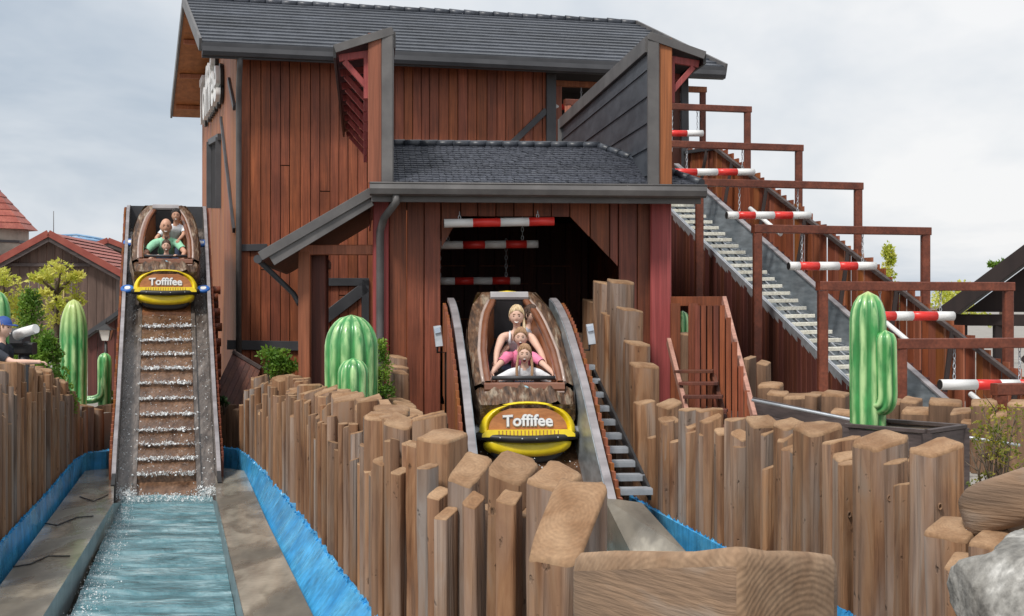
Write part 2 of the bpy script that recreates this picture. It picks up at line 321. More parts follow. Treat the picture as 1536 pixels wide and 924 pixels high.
# end grain with growth rings
def endgrain():
    m = M['log_top']; nt = m.node_tree; N = nt.nodes.new; L = nt.links.new; b = nt.nodes['Principled BSDF']
    tc = N('ShaderNodeTexCoord'); w = N('ShaderNodeTexWave'); w.wave_type = 'RINGS'; w.rings_direction = 'Z'
    w.inputs['Scale'].default_value = 17; w.inputs['Distortion'].default_value = 4.0; w.inputs['Detail'].default_value = 3; w.inputs['Detail Scale'].default_value = 1.5
    L(tc.outputs['Object'], w.inputs[0])
    src = b.inputs['Base Color'].links[0].from_socket
    mr = N('ShaderNodeMapRange'); mr.inputs[3].default_value = .92; mr.inputs[4].default_value = 1.03; L(w.outputs[1], mr.inputs[0])
    vm = N('ShaderNodeVectorMath'); vm.operation = 'SCALE'; L(src, vm.inputs[0]); L(mr.outputs[0], vm.inputs['Scale']); L(vm.outputs[0], b.inputs['Base Color'])
endgrain()
# painted glass-fibre cactus: rib crests and tips are painted lighter (vertex colours hold the paint); the streaky crest colour also imitates glossy highlights
def cactus_mat():
    m = mat('cactus', (.035, .24, .055), (.075, .37, .11), .34, (6, 6, 2), streak=.3, streak_scale=(14, 14, 5), coat=.3)
    nt = m.node_tree; N = nt.nodes.new; L = nt.links.new; b = nt.nodes['Principled BSDF']
    src = b.inputs['Base Color'].links[0].from_socket
    at = N('ShaderNodeAttribute'); at.attribute_name = 'paint'
    tc = N('ShaderNodeTexCoord'); n = N('ShaderNodeTexNoise'); n.inputs['Scale'].default_value = 1; n.inputs['Detail'].default_value = 4; mpz = N('ShaderNodeMapping'); mpz.inputs['Scale'].default_value = (17, 17, 3.5); L(tc.outputs['Object'], mpz.inputs[0]); L(mpz.outputs[0], n.inputs[0])
    mr = N('ShaderNodeMapRange'); mr.inputs[1].default_value = .35; mr.inputs[2].default_value = .62; L(n.outputs[0], mr.inputs[0])
    sp = N('ShaderNodeSeparateColor'); L(at.outputs[0], sp.inputs[0])
    mu = N('ShaderNodeMath'); mu.operation = 'MULTIPLY'; L(sp.outputs[0], mu.inputs[0]); L(mr.outputs[0], mu.inputs[1])
    mx = N('ShaderNodeMix'); mx.data_type = 'RGBA'; L(mu.outputs[0], mx.inputs[0]); L(src, mx.inputs[6]); mx.inputs[7].default_value = (.50, .74, .34, 1)
    m2 = N('ShaderNodeMix'); m2.data_type = 'RGBA'; L(sp.outputs[1], m2.inputs[0]); L(mx.outputs[2], m2.inputs[6]); m2.inputs[7].default_value = (.52, .60, .20, 1)
    L(m2.outputs[2], b.inputs['Base Color'])
cactus_mat()
def water_mat():
    m = bpy.data.materials.new('water'); m.use_nodes = True; M['water'] = m; nt = m.node_tree; N = nt.nodes.new; L = nt.links.new
    b = nt.nodes['Principled BSDF']; b.inputs['Roughness'].default_value = .08; b.inputs['IOR'].default_value = 1.33
    tc = N('ShaderNodeTexCoord'); mp = N('ShaderNodeMapping'); mp.inputs['Scale'].default_value = (.9, 2.2, 1); L(tc.outputs['Object'], mp.inputs[0])
    n = N('ShaderNodeTexNoise'); n.inputs['Scale'].default_value = 1.6; n.inputs['Detail'].default_value = 8; n.inputs['Roughness'].default_value = .65; n.inputs['Distortion'].default_value = .6; L(mp.outputs[0], n.inputs[0])
    rp = N('ShaderNodeValToRGB'); L(n.outputs[0], rp.inputs[0]); e = rp.color_ramp.elements
    e[0].position = .32; e[0].color = (.03, .10, .12, 1); e[1].position = .80; e[1].color = (.66, .71, .72, 1)
    x = e.new(.50); x.color = (.12, .255, .295, 1); x = e.new(.60); x.color = (.26, .41, .45, 1)
    L(rp.outputs[0], b.inputs['Base Color'])
    mp2 = N('ShaderNodeMapping'); mp2.inputs['Scale'].default_value = (4.5, 6.5, 1); L(tc.outputs['Object'], mp2.inputs[0])
    n2 = N('ShaderNodeTexNoise'); n2.inputs['Scale'].default_value = 2.0; n2.inputs['Detail'].default_value = 6; L(mp2.outputs[0], n2.inputs[0])
    bp = N('ShaderNodeBump'); bp.inputs['Strength'].default_value = .7; bp.inputs['Distance'].default_value = .08; L(n2.outputs[0], bp.inputs['Height']); L(bp.outputs[0], b.inputs['Normal'])
water_mat()

# ------------------------------------------------------------------ generic builders
def plank_wall(parent, fr, v, u0, u1, zb, zt, w, th, m, gap=.008, face=-1, name='plank', split=None, jit=.006, plane='u', wj=.12):
    """vertical planks in the plane v=const (plane 'u') or u=const (plane 'v') of frame fr; zb, zt: functions of the running coordinate"""
    s = u0; out = []
    fzb = zb if callable(zb) else (lambda q: zb); fzt = zt if callable(zt) else (lambda q: zt)
    while s < u1 - .02:
        ww = min(w * U(1 - wj, 1 + wj), u1 - s); e = s + ww
        if u1 - e < w * .35: e = u1
        a, bb = s + gap / 2, e - gap / 2; off = U(0, jit)
        cuts = [None]
        if split and random.random() < split: cuts = [U(.2, .8)]
        def q(c, o, z): return fr.p(c, v + face * o, z) if plane == 'u' else fr.p(v + face * o, c, z)
        def piece(l0, l1, o):
            A0, A1 = fzb(a), fzb(bb); B0, B1 = fzt(a), fzt(bb)
            lo0, lo1 = A0 + (B0 - A0) * l0, A1 + (B1 - A1) * l0; hi0, hi1 = A0 + (B0 - A0) * l1, A1 + (B1 - A1) * l1
            mb = MB(); c = .006
            f = [q(a, o + th - c, lo0), q(bb, o + th - c, lo1), q(bb, o + th - c, hi1), q(a, o + th - c, hi0)]
            g = [q(a, o, lo0), q(bb, o, lo1), q(bb, o, hi1), q(a, o, hi0)]
            h = [q(a + c, o + th, lo0), q(bb - c, o + th, lo1), q(bb - c, o + th, hi1), q(a + c, o + th, hi0)]
            fs = [(0, 1, 5, 4), (1, 2, 6, 5), (2, 3, 7, 6), (3, 0, 4, 7), (4, 5, 9, 8), (5, 6, 10, 9), (6, 7, 11, 10), (7, 4, 8, 11), (8, 9, 10, 11), (3, 2, 1, 0)]
            mb.add(g + f + h, fs)
            out.append(mb.build(name, m, parent))
        if cuts[0] is None: piece(0, 1, off)
        else:
            piece(0, cuts[0] - .0015, off); piece(cuts[0] + .0015, 1, off + U(-.004, .004))
        s = e
    return out
def one(name, m, parent, fn, *a, **k):
    mb = MB(); getattr(mb, fn)(*a, **k); return mb.build(name, m, parent)
def text_mesh(txt, size, ext, m, name, parent, mtx, offset=.0, bend=0.0, bevel=0.0, width=None):
    cu = bpy.data.curves.new('txt', 'FONT'); cu.body = txt; cu.size = size; cu.extrude = ext; cu.offset = offset; cu.align_x = 'CENTER'; cu.align_y = 'CENTER'
    cu.bevel_depth = bevel; cu.resolution_u = 4; cu.space_character = 1.02
    ob = bpy.data.objects.new('txt', cu); COL.objects.link(ob)
    dg = bpy.context.evaluated_depsgraph_get(); me = bpy.data.meshes.new_from_object(ob.evaluated_get(dg))
    bpy.data.objects.remove(ob); bpy.data.curves.remove(cu)
    xs = [v.co.x for v in me.vertices]; k = (width / (max(xs) - min(xs))) if width else 1
    wo = ORG.get(parent.name, V((0, 0, 0)))
    for v in me.vertices:
        x = v.co.x * k; v.co = mtx @ V((x, v.co.y * (k if width else 1) - bend * x * x, v.co.z)) - wo
    me.materials.clear(); me.materials.append(M[m])
    o = bpy.data.objects.new(name, me); COL.objects.link(o); o.parent = parent; ORG[o.name] = wo
    return o
# ================================================================== THE SETTING
GZ = -1.7                                      # walkways and planted ground (the camera stands at eye height above it)
g = MB(); g.add([(-900, -300, -2.95), (900, -300, -2.95), (900, 1500, -2.95), (-900, 1500, -2.95)], [(0, 1, 2, 3)])
structure(g.build('ground', 'earth'))
# fence lines: (px, depth) of the log feet
FC = [(352, 22.6), (365, 22.0), (410, 18.1), (455, 15.0), (502, 12.5), (545, 10.95), (600, 9.6), (665, 8.8), (730, 8.2), (800, 7.4), (880, 6.6)]
FL = [(-60, 12.0), (0, 13.6), (67, 17.0), (112, 20.8), (130, 22.0), (170, 22.6)]
FR = [(945, 17.0), (1000, 15.4), (1100, 13.2), (1200, 11.6), (1300, 10.3), (1400, 9.4), (1500, 8.7)]
def XY(px, d): return V(((px - CX) / F * d, d, 0))
def bank(name, pts, zt, zb, m):
    pts = [V((p[0], p[1], zb)) for p in pts]
    return structure(MB().prism(pts, (0, 0, zt - zb)).build(name, m))
fl = [XY(*q) + V((-.22, .0, 0)) for q in FL]
bank('left_bank', [(-60, 10)] + [(p.x, p.y) for p in fl] + [(-5.55, 24.5), (-6.0, 60), (-300, 60), (-300, 10)], GZ, -2.95, 'paving')
fcp = [XY(*q) + V((.22, .05, 0)) for q in FC]
bank('island_bank', [(-3.35, 60)] + [(-3.35, 22.8)] + [(p.x, p.y) for p in fcp[1:7]] + [(-1.0, 12.2), (-.9, 13.4), (-1.05, 18.6), (-1.2, 60)], GZ, -2.95, 'earth')
frp = [XY(*q) + V((.2, .1, 0)) for q in FR]
bank('right_bank', [(1.55, 60), (1.65, 18.6)] + [(p.x, p.y) for p in frp] + [(6, 8), (300, 8), (300, 60)], GZ - .004, -2.95, 'paving')
bank('back_ground', [(-300, 60), (300, 60), (300, 400), (-300, 400)], GZ - .002, -2.95, 'paving')

# --- left pool: floor, channel, aprons, blue curb walls
pf = MB(); pf.prism([V((-7.5, 4, -2.9)), V((4.5, 4, -2.9)), V((2.3, 23, -2.9)), V((-7.5, 23, -2.9))], (0, 0, .06))
structure(pf.build('pool_floor', 'channel'))
ZA, ZW = -2.40, -2.62
def on_z(px, py, z): return PZ(px, py, z)
def sheet(name, pts, th, m):      # level slab under a list of points
    return structure(MB().prism(pts, (0, 0, -th)).build(name, m))
sheet('concrete_apron', [on_z(322, 700, ZA), on_z(367, 706, ZA), on_z(400, 781, ZA), on_z(470, 924, ZA), on_z(560, 1120, ZA), on_z(405, 1120, ZA), on_z(365, 924, ZA), on_z(325, 752, ZA)], .5, 'concrete_wet')
sheet('concrete_apron', [on_z(128, 706, ZA), on_z(172, 702, ZA), on_z(170, 755, ZA), on_z(65, 924, ZA), on_z(-70, 1140, ZA), on_z(-330, 1140, ZA), on_z(-60, 935, ZA), on_z(0, 878, ZA)], .5, 'concrete_wet')
def chan_wall(pts_top, pts_bot, name):
    mb = MB(); n = len(pts_top)
    mb.add(pts_top + pts_bot, [(i, i + 1, n + i + 1, n + i) for i in range(n - 1)])
    return structure(mb.build(name, 'channel'))
chan_wall([on_z(169.5, 755, ZA + .012), on_z(64.5, 924, ZA + .012), on_z(-70, 1140, ZA + .012)], [on_z(187, 752, -2.7), on_z(98, 924, -2.7), on_z(-20, 1140, -2.7)], 'channel_wall')
chan_wall([on_z(325.5, 752, ZA + .012), on_z(365.5, 924, ZA + .012), on_z(405.5, 1120, ZA + .012)], [on_z(316, 748, -2.7), on_z(352, 924, -2.7), on_z(390, 1120, -2.7)], 'channel_wall')
# water surface with real ripples
def water_sheet(name, c00, c10, c01, c11, nu, nv, amp, sx, sy):
    def fn(a, b):
        p = (c00 * (1 - a) + c10 * a) * (1 - b) + (c01 * (1 - a) + c11 * a) * b
        z = amp * (mn.noise(V((p.x * sx, p.y * sy, 0))) + .6 * mn.noise(V((p.x * sx * 2.6, p.y * sy * 2.3, 5)))) 
        if name == 'water' and amp > .02: z += .012 * math.exp(-((((p.y + .12 * mn.noise(V((p.x * 2, p.y, 2)))) % .72) - .36) / .035) ** 2) - .014 * math.exp(-((((p.y + .12 * mn.noise(V((p.x * 2, p.y, 2)))) % .72) - .30) / .03) ** 2)
        return p + Zv * z
    return structure(MB().grid(nu, nv, fn).build(name, 'water'))
water_sheet('water', on_z(96, 945, ZW), on_z(358, 945, ZW), on_z(184, 742, ZW), on_z(318, 742, ZW), 60, 420, .021, 1.3, 2.6)
def curb(name, label, top, bot, grp):
    mb = MB(); n = len(top); vs = []
    for t, b in zip(top, bot):
        o = (t - b); o.z = 0; o = o.normalized() if o.length > 1e-4 else V((0, 0, 0))
        vs += [b - Zv * .4, b, t, t + o * .16, t + o * .16 - Zv * .75]
    fs = [(i * 5 + k, i * 5 + k + 1, (i + 1) * 5 + k + 1, (i + 1) * 5 + k) for i in range(n - 1) for k in range(4)]
    fs += [(0, 1, 2, 3, 4), tuple((n - 1) * 5 + k for k in (4, 3, 2, 1, 0))]
    mb.add(vs, fs)
    # fringe of liner tufts along the top edge
    for i in range(n - 1):
        L = (top[i + 1] - top[i]).length
        for k in range(int(L / .035)):
            q = top[i].lerp(top[i + 1], random.random()); s = U(.008, .020)
            o = (top[i] - bot[i]); o.z = 0; o.normalize(); q = q + o * U(-.03, .05)
            mb.add([q + V((-s, 0, -.01)), q + V((s, 0, -.01)), q + V((U(-s, s), U(-s, s), s * U(.6, 1.6)))], [(0, 1, 2)])
    return tag(mb.build(name, 'blue'), label, 'pool wall', grp)
def resample(pts, n):
    out = []
    for i in range(len(pts) - 1):
        for k in range(n): out.append(pts[i].lerp(pts[i + 1], k / n))
    return out + [pts[-1]]
ZT, ZB = -2.17, -2.5
top = [on_z(332, 670, ZT), on_z(356, 673, ZT), on_z(372, 684, ZT), on_z(410, 724, ZT), on_z(455, 780, ZT), on_z(502, 846, ZT), on_z(545, 900, ZT), on_z(620, 1010, ZT)]
bot = [on_z(332, 700, ZB), on_z(349, 702, ZB), on_z(362, 714, ZB), on_z(386, 762, ZB), on_z(410, 815, ZB), on_z(438, 868, ZB), on_z(462, 912, ZB), on_z(500, 1000, ZB)]
curb('pool_wall', 'bright blue pool wall along the foot of the log fence between the two chutes', resample(top, 6), resample(bot, 6), None)
top = [on_z(-110, 940, ZT), on_z(0, 814, ZT), on_z(67, 743, ZT), on_z(112, 690, ZT), on_z(135, 678, ZT), on_z(168, 674, ZT)]
bot = [on_z(-60, 960, ZB), on_z(0, 868, ZB), on_z(62, 800, ZB), on_z(108, 735, ZB), on_z(126, 712, ZB), on_z(168, 706, ZB)]
curb('pool_wall', 'bright blue pool wall in front of the log fence below the tall ribbed cactus', resample(top, 6), resample(bot, 6), None)
# --- right channel beside the front chute
sheet('concrete_apron', [P(905, 746, 14.1), P(963, 754, 14.0), P(1030, 828, 12.6), P(1180, 960, 10.4), P(1060, 1000, 10.2), P(945, 826, 13.0)], .5, 'concrete_wet')
top = [on_z(945, 742, -2.14), on_z(980, 763, -2.14), on_z(1070, 812, -2.14), on_z(1200, 880, -2.14), on_z(1330, 950, -2.14)]
bot = [on_z(950, 768, -2.42), on_z(968, 778, -2.42), on_z(1035, 826, -2.42), on_z(1150, 905, -2.42), on_z(1260, 990, -2.42)]
curb('pool_wall', 'bright blue pool wall at the foot of the log fence beside the metal steps', resample(top, 6), resample(bot, 6), None)
water_sheet('water', P(700, 1000, 9.8), P(1200, 985, 9.8), P(720, 830, 14.2), P(1000, 800, 14.6), 30, 60, .015, 2.2, 4.0)

# ================================================================== MAIN BUILDING
FM = Frame(P(357, HY, 28.0), 16.0)
main = thing('main_building', 'large reddish-brown plank barn with dark tiled gable roof behind the rides', 'building', FM.p(0, 0, GZ))
ZE = 4.73; DEP = 9.0; UR = 9.3
uend = FM.u_at(820)
core = MB()
core.prism([FM.p(.02, .03, GZ), FM.p(uend, .03, GZ), FM.p(uend, .03, ZE + .3), FM.p(.02, .03, ZE + .3)], FM.b * .06)
core.prism([FM.p(.03, .12, GZ), FM.p(.03, DEP, GZ), FM.p(.03, DEP, ZE + .2), FM.p(.03, DEP / 2, 6.3), FM.p(.03, .12, ZE + .05)], FM.r * .06)
core.prism([FM.p(.1, DEP, GZ), FM.p(UR, DEP, GZ), FM.p(UR, DEP, ZE + .2), FM.p(.1, DEP, ZE + .2)], FM.b * .06)
core.build('wall_core', 'void', main)  # near-black backing puts the shade of the plank gaps into the colour
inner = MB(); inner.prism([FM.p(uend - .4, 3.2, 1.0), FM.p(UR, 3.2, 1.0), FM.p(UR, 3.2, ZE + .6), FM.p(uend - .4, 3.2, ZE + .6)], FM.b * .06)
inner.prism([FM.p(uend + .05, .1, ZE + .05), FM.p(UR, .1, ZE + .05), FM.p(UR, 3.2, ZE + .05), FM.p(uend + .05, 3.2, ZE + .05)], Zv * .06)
inner.build('inner_wall', 'wood_black', main)  # black boards put the dark of the unlit interior into the colour
plank_wall(main, FM, 0, .02, uend - .02, GZ, ZE - .02, .19, .03, 'wood_main', gap=.012, split=.5)
gz = lambda v: 6.40 - .357 * abs(v - DEP / 2)
plank_wall(main, FM, 0, .03, DEP - .02, GZ, gz, .19, .03, 'wood_side', gap=.012, plane='v')
# right end wall strip beside the lift opening
plank_wall(main, FM, .0, FM.u_at(1008), FM.u_at(1027), GZ, ZE - .02, .19, .03, 'wood_dark', gap=.01)
one('corner_trim', 'trim_dark', main, 'beam', FM.p(FM.u_at(1029), -.05, GZ), FM.p(FM.u_at(1025), -.05, ZE), .16, .16)
# dark timber framing on the planks
def fbeam(u0, z0, u1, z1, w, m='trim_dark', off=.062, name='trim_beam', t=.05):
    return one(name, m, main, 'beam', FM.p(u0, -off, z0), FM.p(u1, -off, z1), w, t, up=-FM.b if abs(u1 - u0) < 1e-3 else FM.b)
def fz(px, py): u = FM.u_at(px); return u, FM.z_at(u, 0, py)
def fb(px0, py0, px1, py1, w, **k):
    a = fz(px0, py0); b = fz(px1, py1); A = FM.p(a[0], -.06, a[1]); B = FM.p(b[0], -.06, b[1])
    return one('trim_beam', k.get('m', 'trim_dark'), main, 'beam', A, B, k.get('t', .05), w, up=(FM.b.cross(B - A)))
fb(358, 372, 400, 371, .13); fb(340, 517, 460, 519, .18); fb(484, 423, 552, 423, .15); fb(486, 478, 548, 430, .22)
fb(825, 112, 825, 222, .2, t=.09); fb(760, 222, 818, 166, .12); fb(547, 420, 547, 520, .14)
# downspout and gutter
zg = ZE - .06
gut = MB()
gp = [(-.06, .09), (-.075, 0), (-.04, -.07), (.02, -.075), (.075, -.04), (.08, .09)]
A, B = FM.p(-.72, -.68, zg), FM.p(9.78, -.68, zg)
vs_ = [q + FM.b * y + Zv * z for q in (A, B) for y, z in gp]
gut.add(vs_, [(i, i + 1, 7 + i, 6 + i) for i in range(5)] + [(0, 1, 2, 3, 4, 5), (11, 10, 9, 8, 7, 6)])
gut.beam(FM.p(-.72, -.60, zg + .0), FM.p(9.78, -.60, zg + .03), .06, .22)
gut.build('gutter', 'trim_dark', main)
dsp = FM.p(.0, -.1, 0)
one('downspout', 'trim_grey', main, 'tube', [FM.p(-.02, -.62, zg - .05), FM.p(-.02, -.55, zg - .25), FM.p(.0, -.16, zg - .6), FM.p(.0, -.14, 2), FM.p(0, -.14, GZ)], .055, 10)
# gable side: window, brace, barge boards
def sz(v, py): return (HY - py) / F * FM.p(-.05, v).y
v0, v1 = FM.v_at(330, -.05), FM.v_at(316, -.05)
win = one('window', 'void', main, 'prism', [FM.p(-.04, v0, sz(v0, 312)), FM.p(-.04, v1, sz(v1, 312)), FM.p(-.04, v1, sz(v1, 215)), FM.p(-.04, v0, sz(v0, 208))], FM.r * .03)  # near-black panel painted as the shade inside the opening
for a, b in (((v0, 312), (v0, 206)), ((v1, 312), (v1, 213))):
    one('window_frame', 'trim_dark', win, 'beam', FM.p(-.07, a[0], sz(a[0], a[1])), FM.p(-.07, b[0], sz(b[0], b[1])), .14, .08)
one('window_frame', 'trim_dark', win, 'beam', FM.p(-.07, v0 - .1, sz(v0, 206)), FM.p(-.07, v1 + .1, sz(v1, 213)), .08, .14)
one('trim_beam', 'trim_dark', main, 'beam', FM.p(-.06, .2, 1.4), FM.p(-.06, v0 * .9, 3.9), .05, .12)
one('trim_beam', 'trim_dark', main, 'beam', FM.p(-.06, .12, 3.75), FM.p(-.06, 1.3, 4.45), .05, .12)
# roof: slab with courses of tiles
roof = MB(); RZ = 6.66; E0 = -.62; UL, UE = -.72, 9.78
slope = (RZ - (ZE + .1)) / (DEP / 2 - E0)
for s in (0, 1):
    def rp(u, k, dz=0):   # k: 0 eave .. 1 ridge
        v = E0 + (DEP / 2 - E0) * k if s == 0 else (DEP - E0) - (DEP / 2 - E0) * k
        return FM.p(u, v, ZE + .1 + (RZ - ZE - .1) * k + dz)
    roof.prism([rp(UL, 0), rp(UE, 0), rp(UE, 1), rp(UL, 1)], (0, 0, -.12))
roofo = roof.build('roof', 'wood_side', main)
s = 0
for k in range(14):
    k0, k1 = k / 14, (k + 1.2) / 14
    mb = MB(); nn = 1
    a = [rp(UL - .02, k0, .048), rp(UE + .02, k0, .048), rp(UE + .02, min(1.01, k1), .012), rp(UL - .02, min(1.01, k1), .012)]
    lo = [rp(UL - .02, k0, .004), rp(UE + .02, k0, .004)]
    mb.add(a + lo, [(0, 1, 2, 3), (4, 5, 1, 0)])
    mb.build('tile_row', 'slate', roofo)
mb = MB()
for j in range(30):
    u = UL + (UE - UL) * j / 30; mb.tube([FM.p(u, DEP / 2, RZ + .02 + U(0, .02)), FM.p(u + .37, DEP / 2, RZ + .03)], [.09, .075], 8)
mb.build('ridge_cap', 'slate', roofo)
for u in (UL - .03, UE + .03):
    for s in (0, 1):
        one('barge_board', 'trim_grey', roofo, 'beam', rp(u, -.01, -.02), rp(u, 1.0, -.02), .05, .24)
s = 0
one('eave_fascia', 'trim_dark', roofo, 'beam', rp(UL - .02, -.008, -.045), rp(UE + .02, -.008, -.045), .04, .15)
s = 1
for k in (0.12, .42, .72): one('rafter', 'wood_side', roofo, 'beam', rp(UL + .05, k, -.17), rp(.0, k, -.17), .1, .1)
# gable sign
sign = thing('wall_sign', 'white lettering sign mounted high on the barn gable above the window', 'sign', FM.p(-.1, 5.2, 4.2))
mtx = Matrix.Translation(FM.p(-.16, 5.0, 4.72)) @ Matrix(((-FM.b.x, 0, -FM.r.x), (-FM.b.y, 0, -FM.r.y), (0, 1, 0))).to_4x4()
text_mesh('Toffifee', 1.35, .05, 'white', 'lettering', sign, mtx, offset=.012, width=4.9)
mtx2 = Matrix.Translation(FM.r * .075) @ mtx
text_mesh('Toffifee', 1.35, .03, 'black', 'backing', sign, mtx2, offset=.055, width=5.0)

# ================================================================== ENTRY BUILDING
FE = Frame(P(800, HY, 19.0), 5.8)
entry = thing('entry_building', 'low brown plank boathouse with dark shingle roof and tunnel opening', 'building', FE.p(0, 0, GZ))
uL, uR = FE.u_at(560), FE.u_at(1004)
def ez(u, py, v=0): return FE.z_at(u, v, py)
oL, oR = FE.u_at(661), FE.u_at(927)
zo = ez(0, 325); zl = ez(oL, 372); zr = ez(oR, 400); ZEe = 1.36
ucl, ucr = FE.u_at(690), FE.u_at(855)
def otop(u):
    if u <= ucl: return zl + (zo - zl) * max(0, (u - oL) / (ucl - oL))
    if u >= ucr: return zr + (zo - zr) * max(0, (oR - u) / (oR - ucr))
    return zo
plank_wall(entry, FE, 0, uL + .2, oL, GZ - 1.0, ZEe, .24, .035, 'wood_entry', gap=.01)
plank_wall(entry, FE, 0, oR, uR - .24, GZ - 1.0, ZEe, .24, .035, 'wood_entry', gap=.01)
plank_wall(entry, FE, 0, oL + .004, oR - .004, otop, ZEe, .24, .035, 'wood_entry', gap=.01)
one('corner_post', 'wood_red', entry, 'beam', FE.p(uL + .1, -.03, GZ - .5), FE.p(uL + .1, -.03, ZEe), .2, .2)
one('corner_post', 'wood_red', entry, 'beam', FE.p(uR - .13, -.04, GZ - .9), FE.p(uR - .13, -.04, ZEe), .27, .24)
one('opening_edge', 'wood_orange', entry, 'beam', FE.p(oL + .03, .05, -1.42), FE.p(oL + .03, .05, -1.3), .16, .1)
# dark tunnel
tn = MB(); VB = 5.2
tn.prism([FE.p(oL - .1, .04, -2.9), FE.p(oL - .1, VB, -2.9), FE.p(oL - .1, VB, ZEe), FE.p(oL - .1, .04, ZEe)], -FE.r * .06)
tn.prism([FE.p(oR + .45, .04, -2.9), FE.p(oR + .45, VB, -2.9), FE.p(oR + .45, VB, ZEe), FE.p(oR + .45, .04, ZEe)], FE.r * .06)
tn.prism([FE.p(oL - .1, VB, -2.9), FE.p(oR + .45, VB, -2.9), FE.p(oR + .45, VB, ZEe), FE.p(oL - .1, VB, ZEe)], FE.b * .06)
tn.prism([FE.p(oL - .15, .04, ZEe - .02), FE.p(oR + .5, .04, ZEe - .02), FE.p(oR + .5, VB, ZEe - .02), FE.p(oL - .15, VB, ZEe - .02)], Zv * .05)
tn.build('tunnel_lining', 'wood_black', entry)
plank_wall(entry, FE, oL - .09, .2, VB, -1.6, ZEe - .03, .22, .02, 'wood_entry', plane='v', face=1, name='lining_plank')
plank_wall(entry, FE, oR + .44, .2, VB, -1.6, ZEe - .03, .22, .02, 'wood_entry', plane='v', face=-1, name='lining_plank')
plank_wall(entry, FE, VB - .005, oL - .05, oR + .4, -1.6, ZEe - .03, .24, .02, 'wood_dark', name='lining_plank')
for k in range(7):  # orange strips on the tunnel back stand in for thin slits of light
    z = ez(0, 400 + k * 26, 3.0)
    a = oL + U(0, .4)
    while a < oR - .3:
        l = U(.3, .9); one('light_slit_strip', 'wood_orange', entry, 'beam', FE.p(a, VB - .06, z * 1.12), FE.p(min(a + l, oR + .1), VB - .06, z * 1.12), .03, .02); a += l + U(.1, .5)
# outer side walls
plank_wall(entry, FE, uR - .02, .1, 8.0, GZ - .5, ZEe, .2, .03, 'wood_dark', plane='v', face=1)
plank_wall(entry, FE, uL + .06, .15, 3.0, GZ - .5, ZEe, .2, .03, 'wood_dark', plane='v', face=-1)
# roof: shingle courses, hip on the right, gutter
v_e = -.55; v_r = 1.35; ze0, ze1 = 1.50, 2.16
uel, uer = FE.u_at(557, v_e), FE.u_at(1052, v_e); url = uel; urr = FE.u_at(898, v_r)
rf = MB()
rf.prism([FE.p(uel, v_e, ze0), FE.p(uer, v_e, ze0), FE.p(urr, v_r, ze1), FE.p(url, v_r, ze1)], (0, 0, -.1))
rf.prism([FE.p(uer, v_e, ze0 - .005), FE.p(uer, v_r + 1.9, ze0 - .005), FE.p(urr, v_r, ze1 - .005)], (0, 0, -.1))
rf.prism([FE.p(url, v_r + .02, ze1), FE.p(urr, v_r + .02, ze1), FE.p(uer, v_r + 1.9, ze0), FE.p(url, v_r + 1.9, ze0)], (0, 0, -.1))
er = rf.build('roof', 'trim_dark', entry)
NR = 17
for k in range(NR):
    k0, k1 = k / NR, min(1.02, (k + 1.35) / NR)
    def q(e, kk, dz): return FE.p(uel if e == 0 else uer + (urr - uer) * kk, v_e + (v_r - v_e) * kk, ze0 + (ze1 - ze0) * kk + dz)
    mb = MB(); a, b = q(0, k0, 0), q(1, k0, 0); c, d = q(0, k1, 0), q(1, k1, 0)
    L = (b - a).length; n = int(L / .085)
    for j in range(n):
        t0, t1 = (j + .03) / n, (j + .97) / n; h = U(.024, .036); dr = U(-.008, .008)
        p0 = a.lerp(b, t0) + Zv * h - FE.b * dr; p1 = a.lerp(b, t1) + Zv * h - FE.b * dr; p2 = c.lerp(d, t1) + Zv * .008; p3 = c.lerp(d, t0) + Zv * .008
        mb.add([p0, p1, p2, p3, p0 - Zv * .04, p1 - Zv * .04], [(0, 1, 2, 3), (4, 5, 1, 0)])
    stuff(mb.build('shingle_row', 'shingle', er))
mb = MB()
for j in range(14):
    u = url + (urr - url) * j / 14; mb.tube([FE.p(u, v_r, ze1 + .03), FE.p(u + (urr - url) / 13, v_r, ze1 + .045)], [.06, .05], 8)
for j in range(9):
    a = FE.p(uer, v_e, ze0 + .03).lerp(FE.p(urr, v_r, ze1 + .03), j / 9); b = FE.p(uer, v_e, ze0 + .03).lerp(FE.p(urr, v_r, ze1 + .03), (j + 1.15) / 9); mb.tube([a, b], [.06, .05], 8)
mb.build('ridge_cap', 'slate', er)
zg2 = 1.42
gut = MB(); gp = [(-.07, .07), (-.085, 0), (-.06, -.065), (0, -.085), (.06, -.06), (.07, .07)]
A, B = FE.p(uel - .02, v_e - .07, zg2), FE.p(uer + .04, v_e - .07, zg2)
gut.add([p + FE.b * y + Zv * z for p in (A, B) for y, z in gp], [(i, i + 1, 7 + i, 6 + i) for i in range(5)] + [(0, 1, 2, 3, 4, 5), (11, 10, 9, 8, 7, 6)])
gut.tube([A + Zv * .07 - FE.b * .07, B + Zv * .07 - FE.b * .07], .012, 6)
gut.build('gutter', 'trim_grey', entry)
one('fascia', 'trim_grey', entry, 'beam', FE.p(uel, v_e + .04, zg2 - .08), FE.p(uer, v_e + .04, zg2 - .08), .04, .15)
one('soffit', 'wood_dark', entry, 'prism', [FE.p(uel, v_e + .05, zg2 - .14), FE.p(uer, v_e + .05, zg2 - .14), FE.p(uer, .0, zg2 - .10), FE.p(uel, .0, zg2 - .10)], Zv * .04)
ud = FE.u_at(570)
one('downspout', 'trim_grey', entry, 'tube', [FE.p(FE.u_at(594, v_e), v_e - .07, zg2 - .07), FE.p(FE.u_at(594, v_e), v_e - .06, zg2 - .16), FE.p(ud + .05, -.3, zg2 - .34), FE.p(ud, -.17, zg2 - .5), FE.p(ud, -.17, -.5), FE.p(ud, -.17, GZ)], .05, 10)
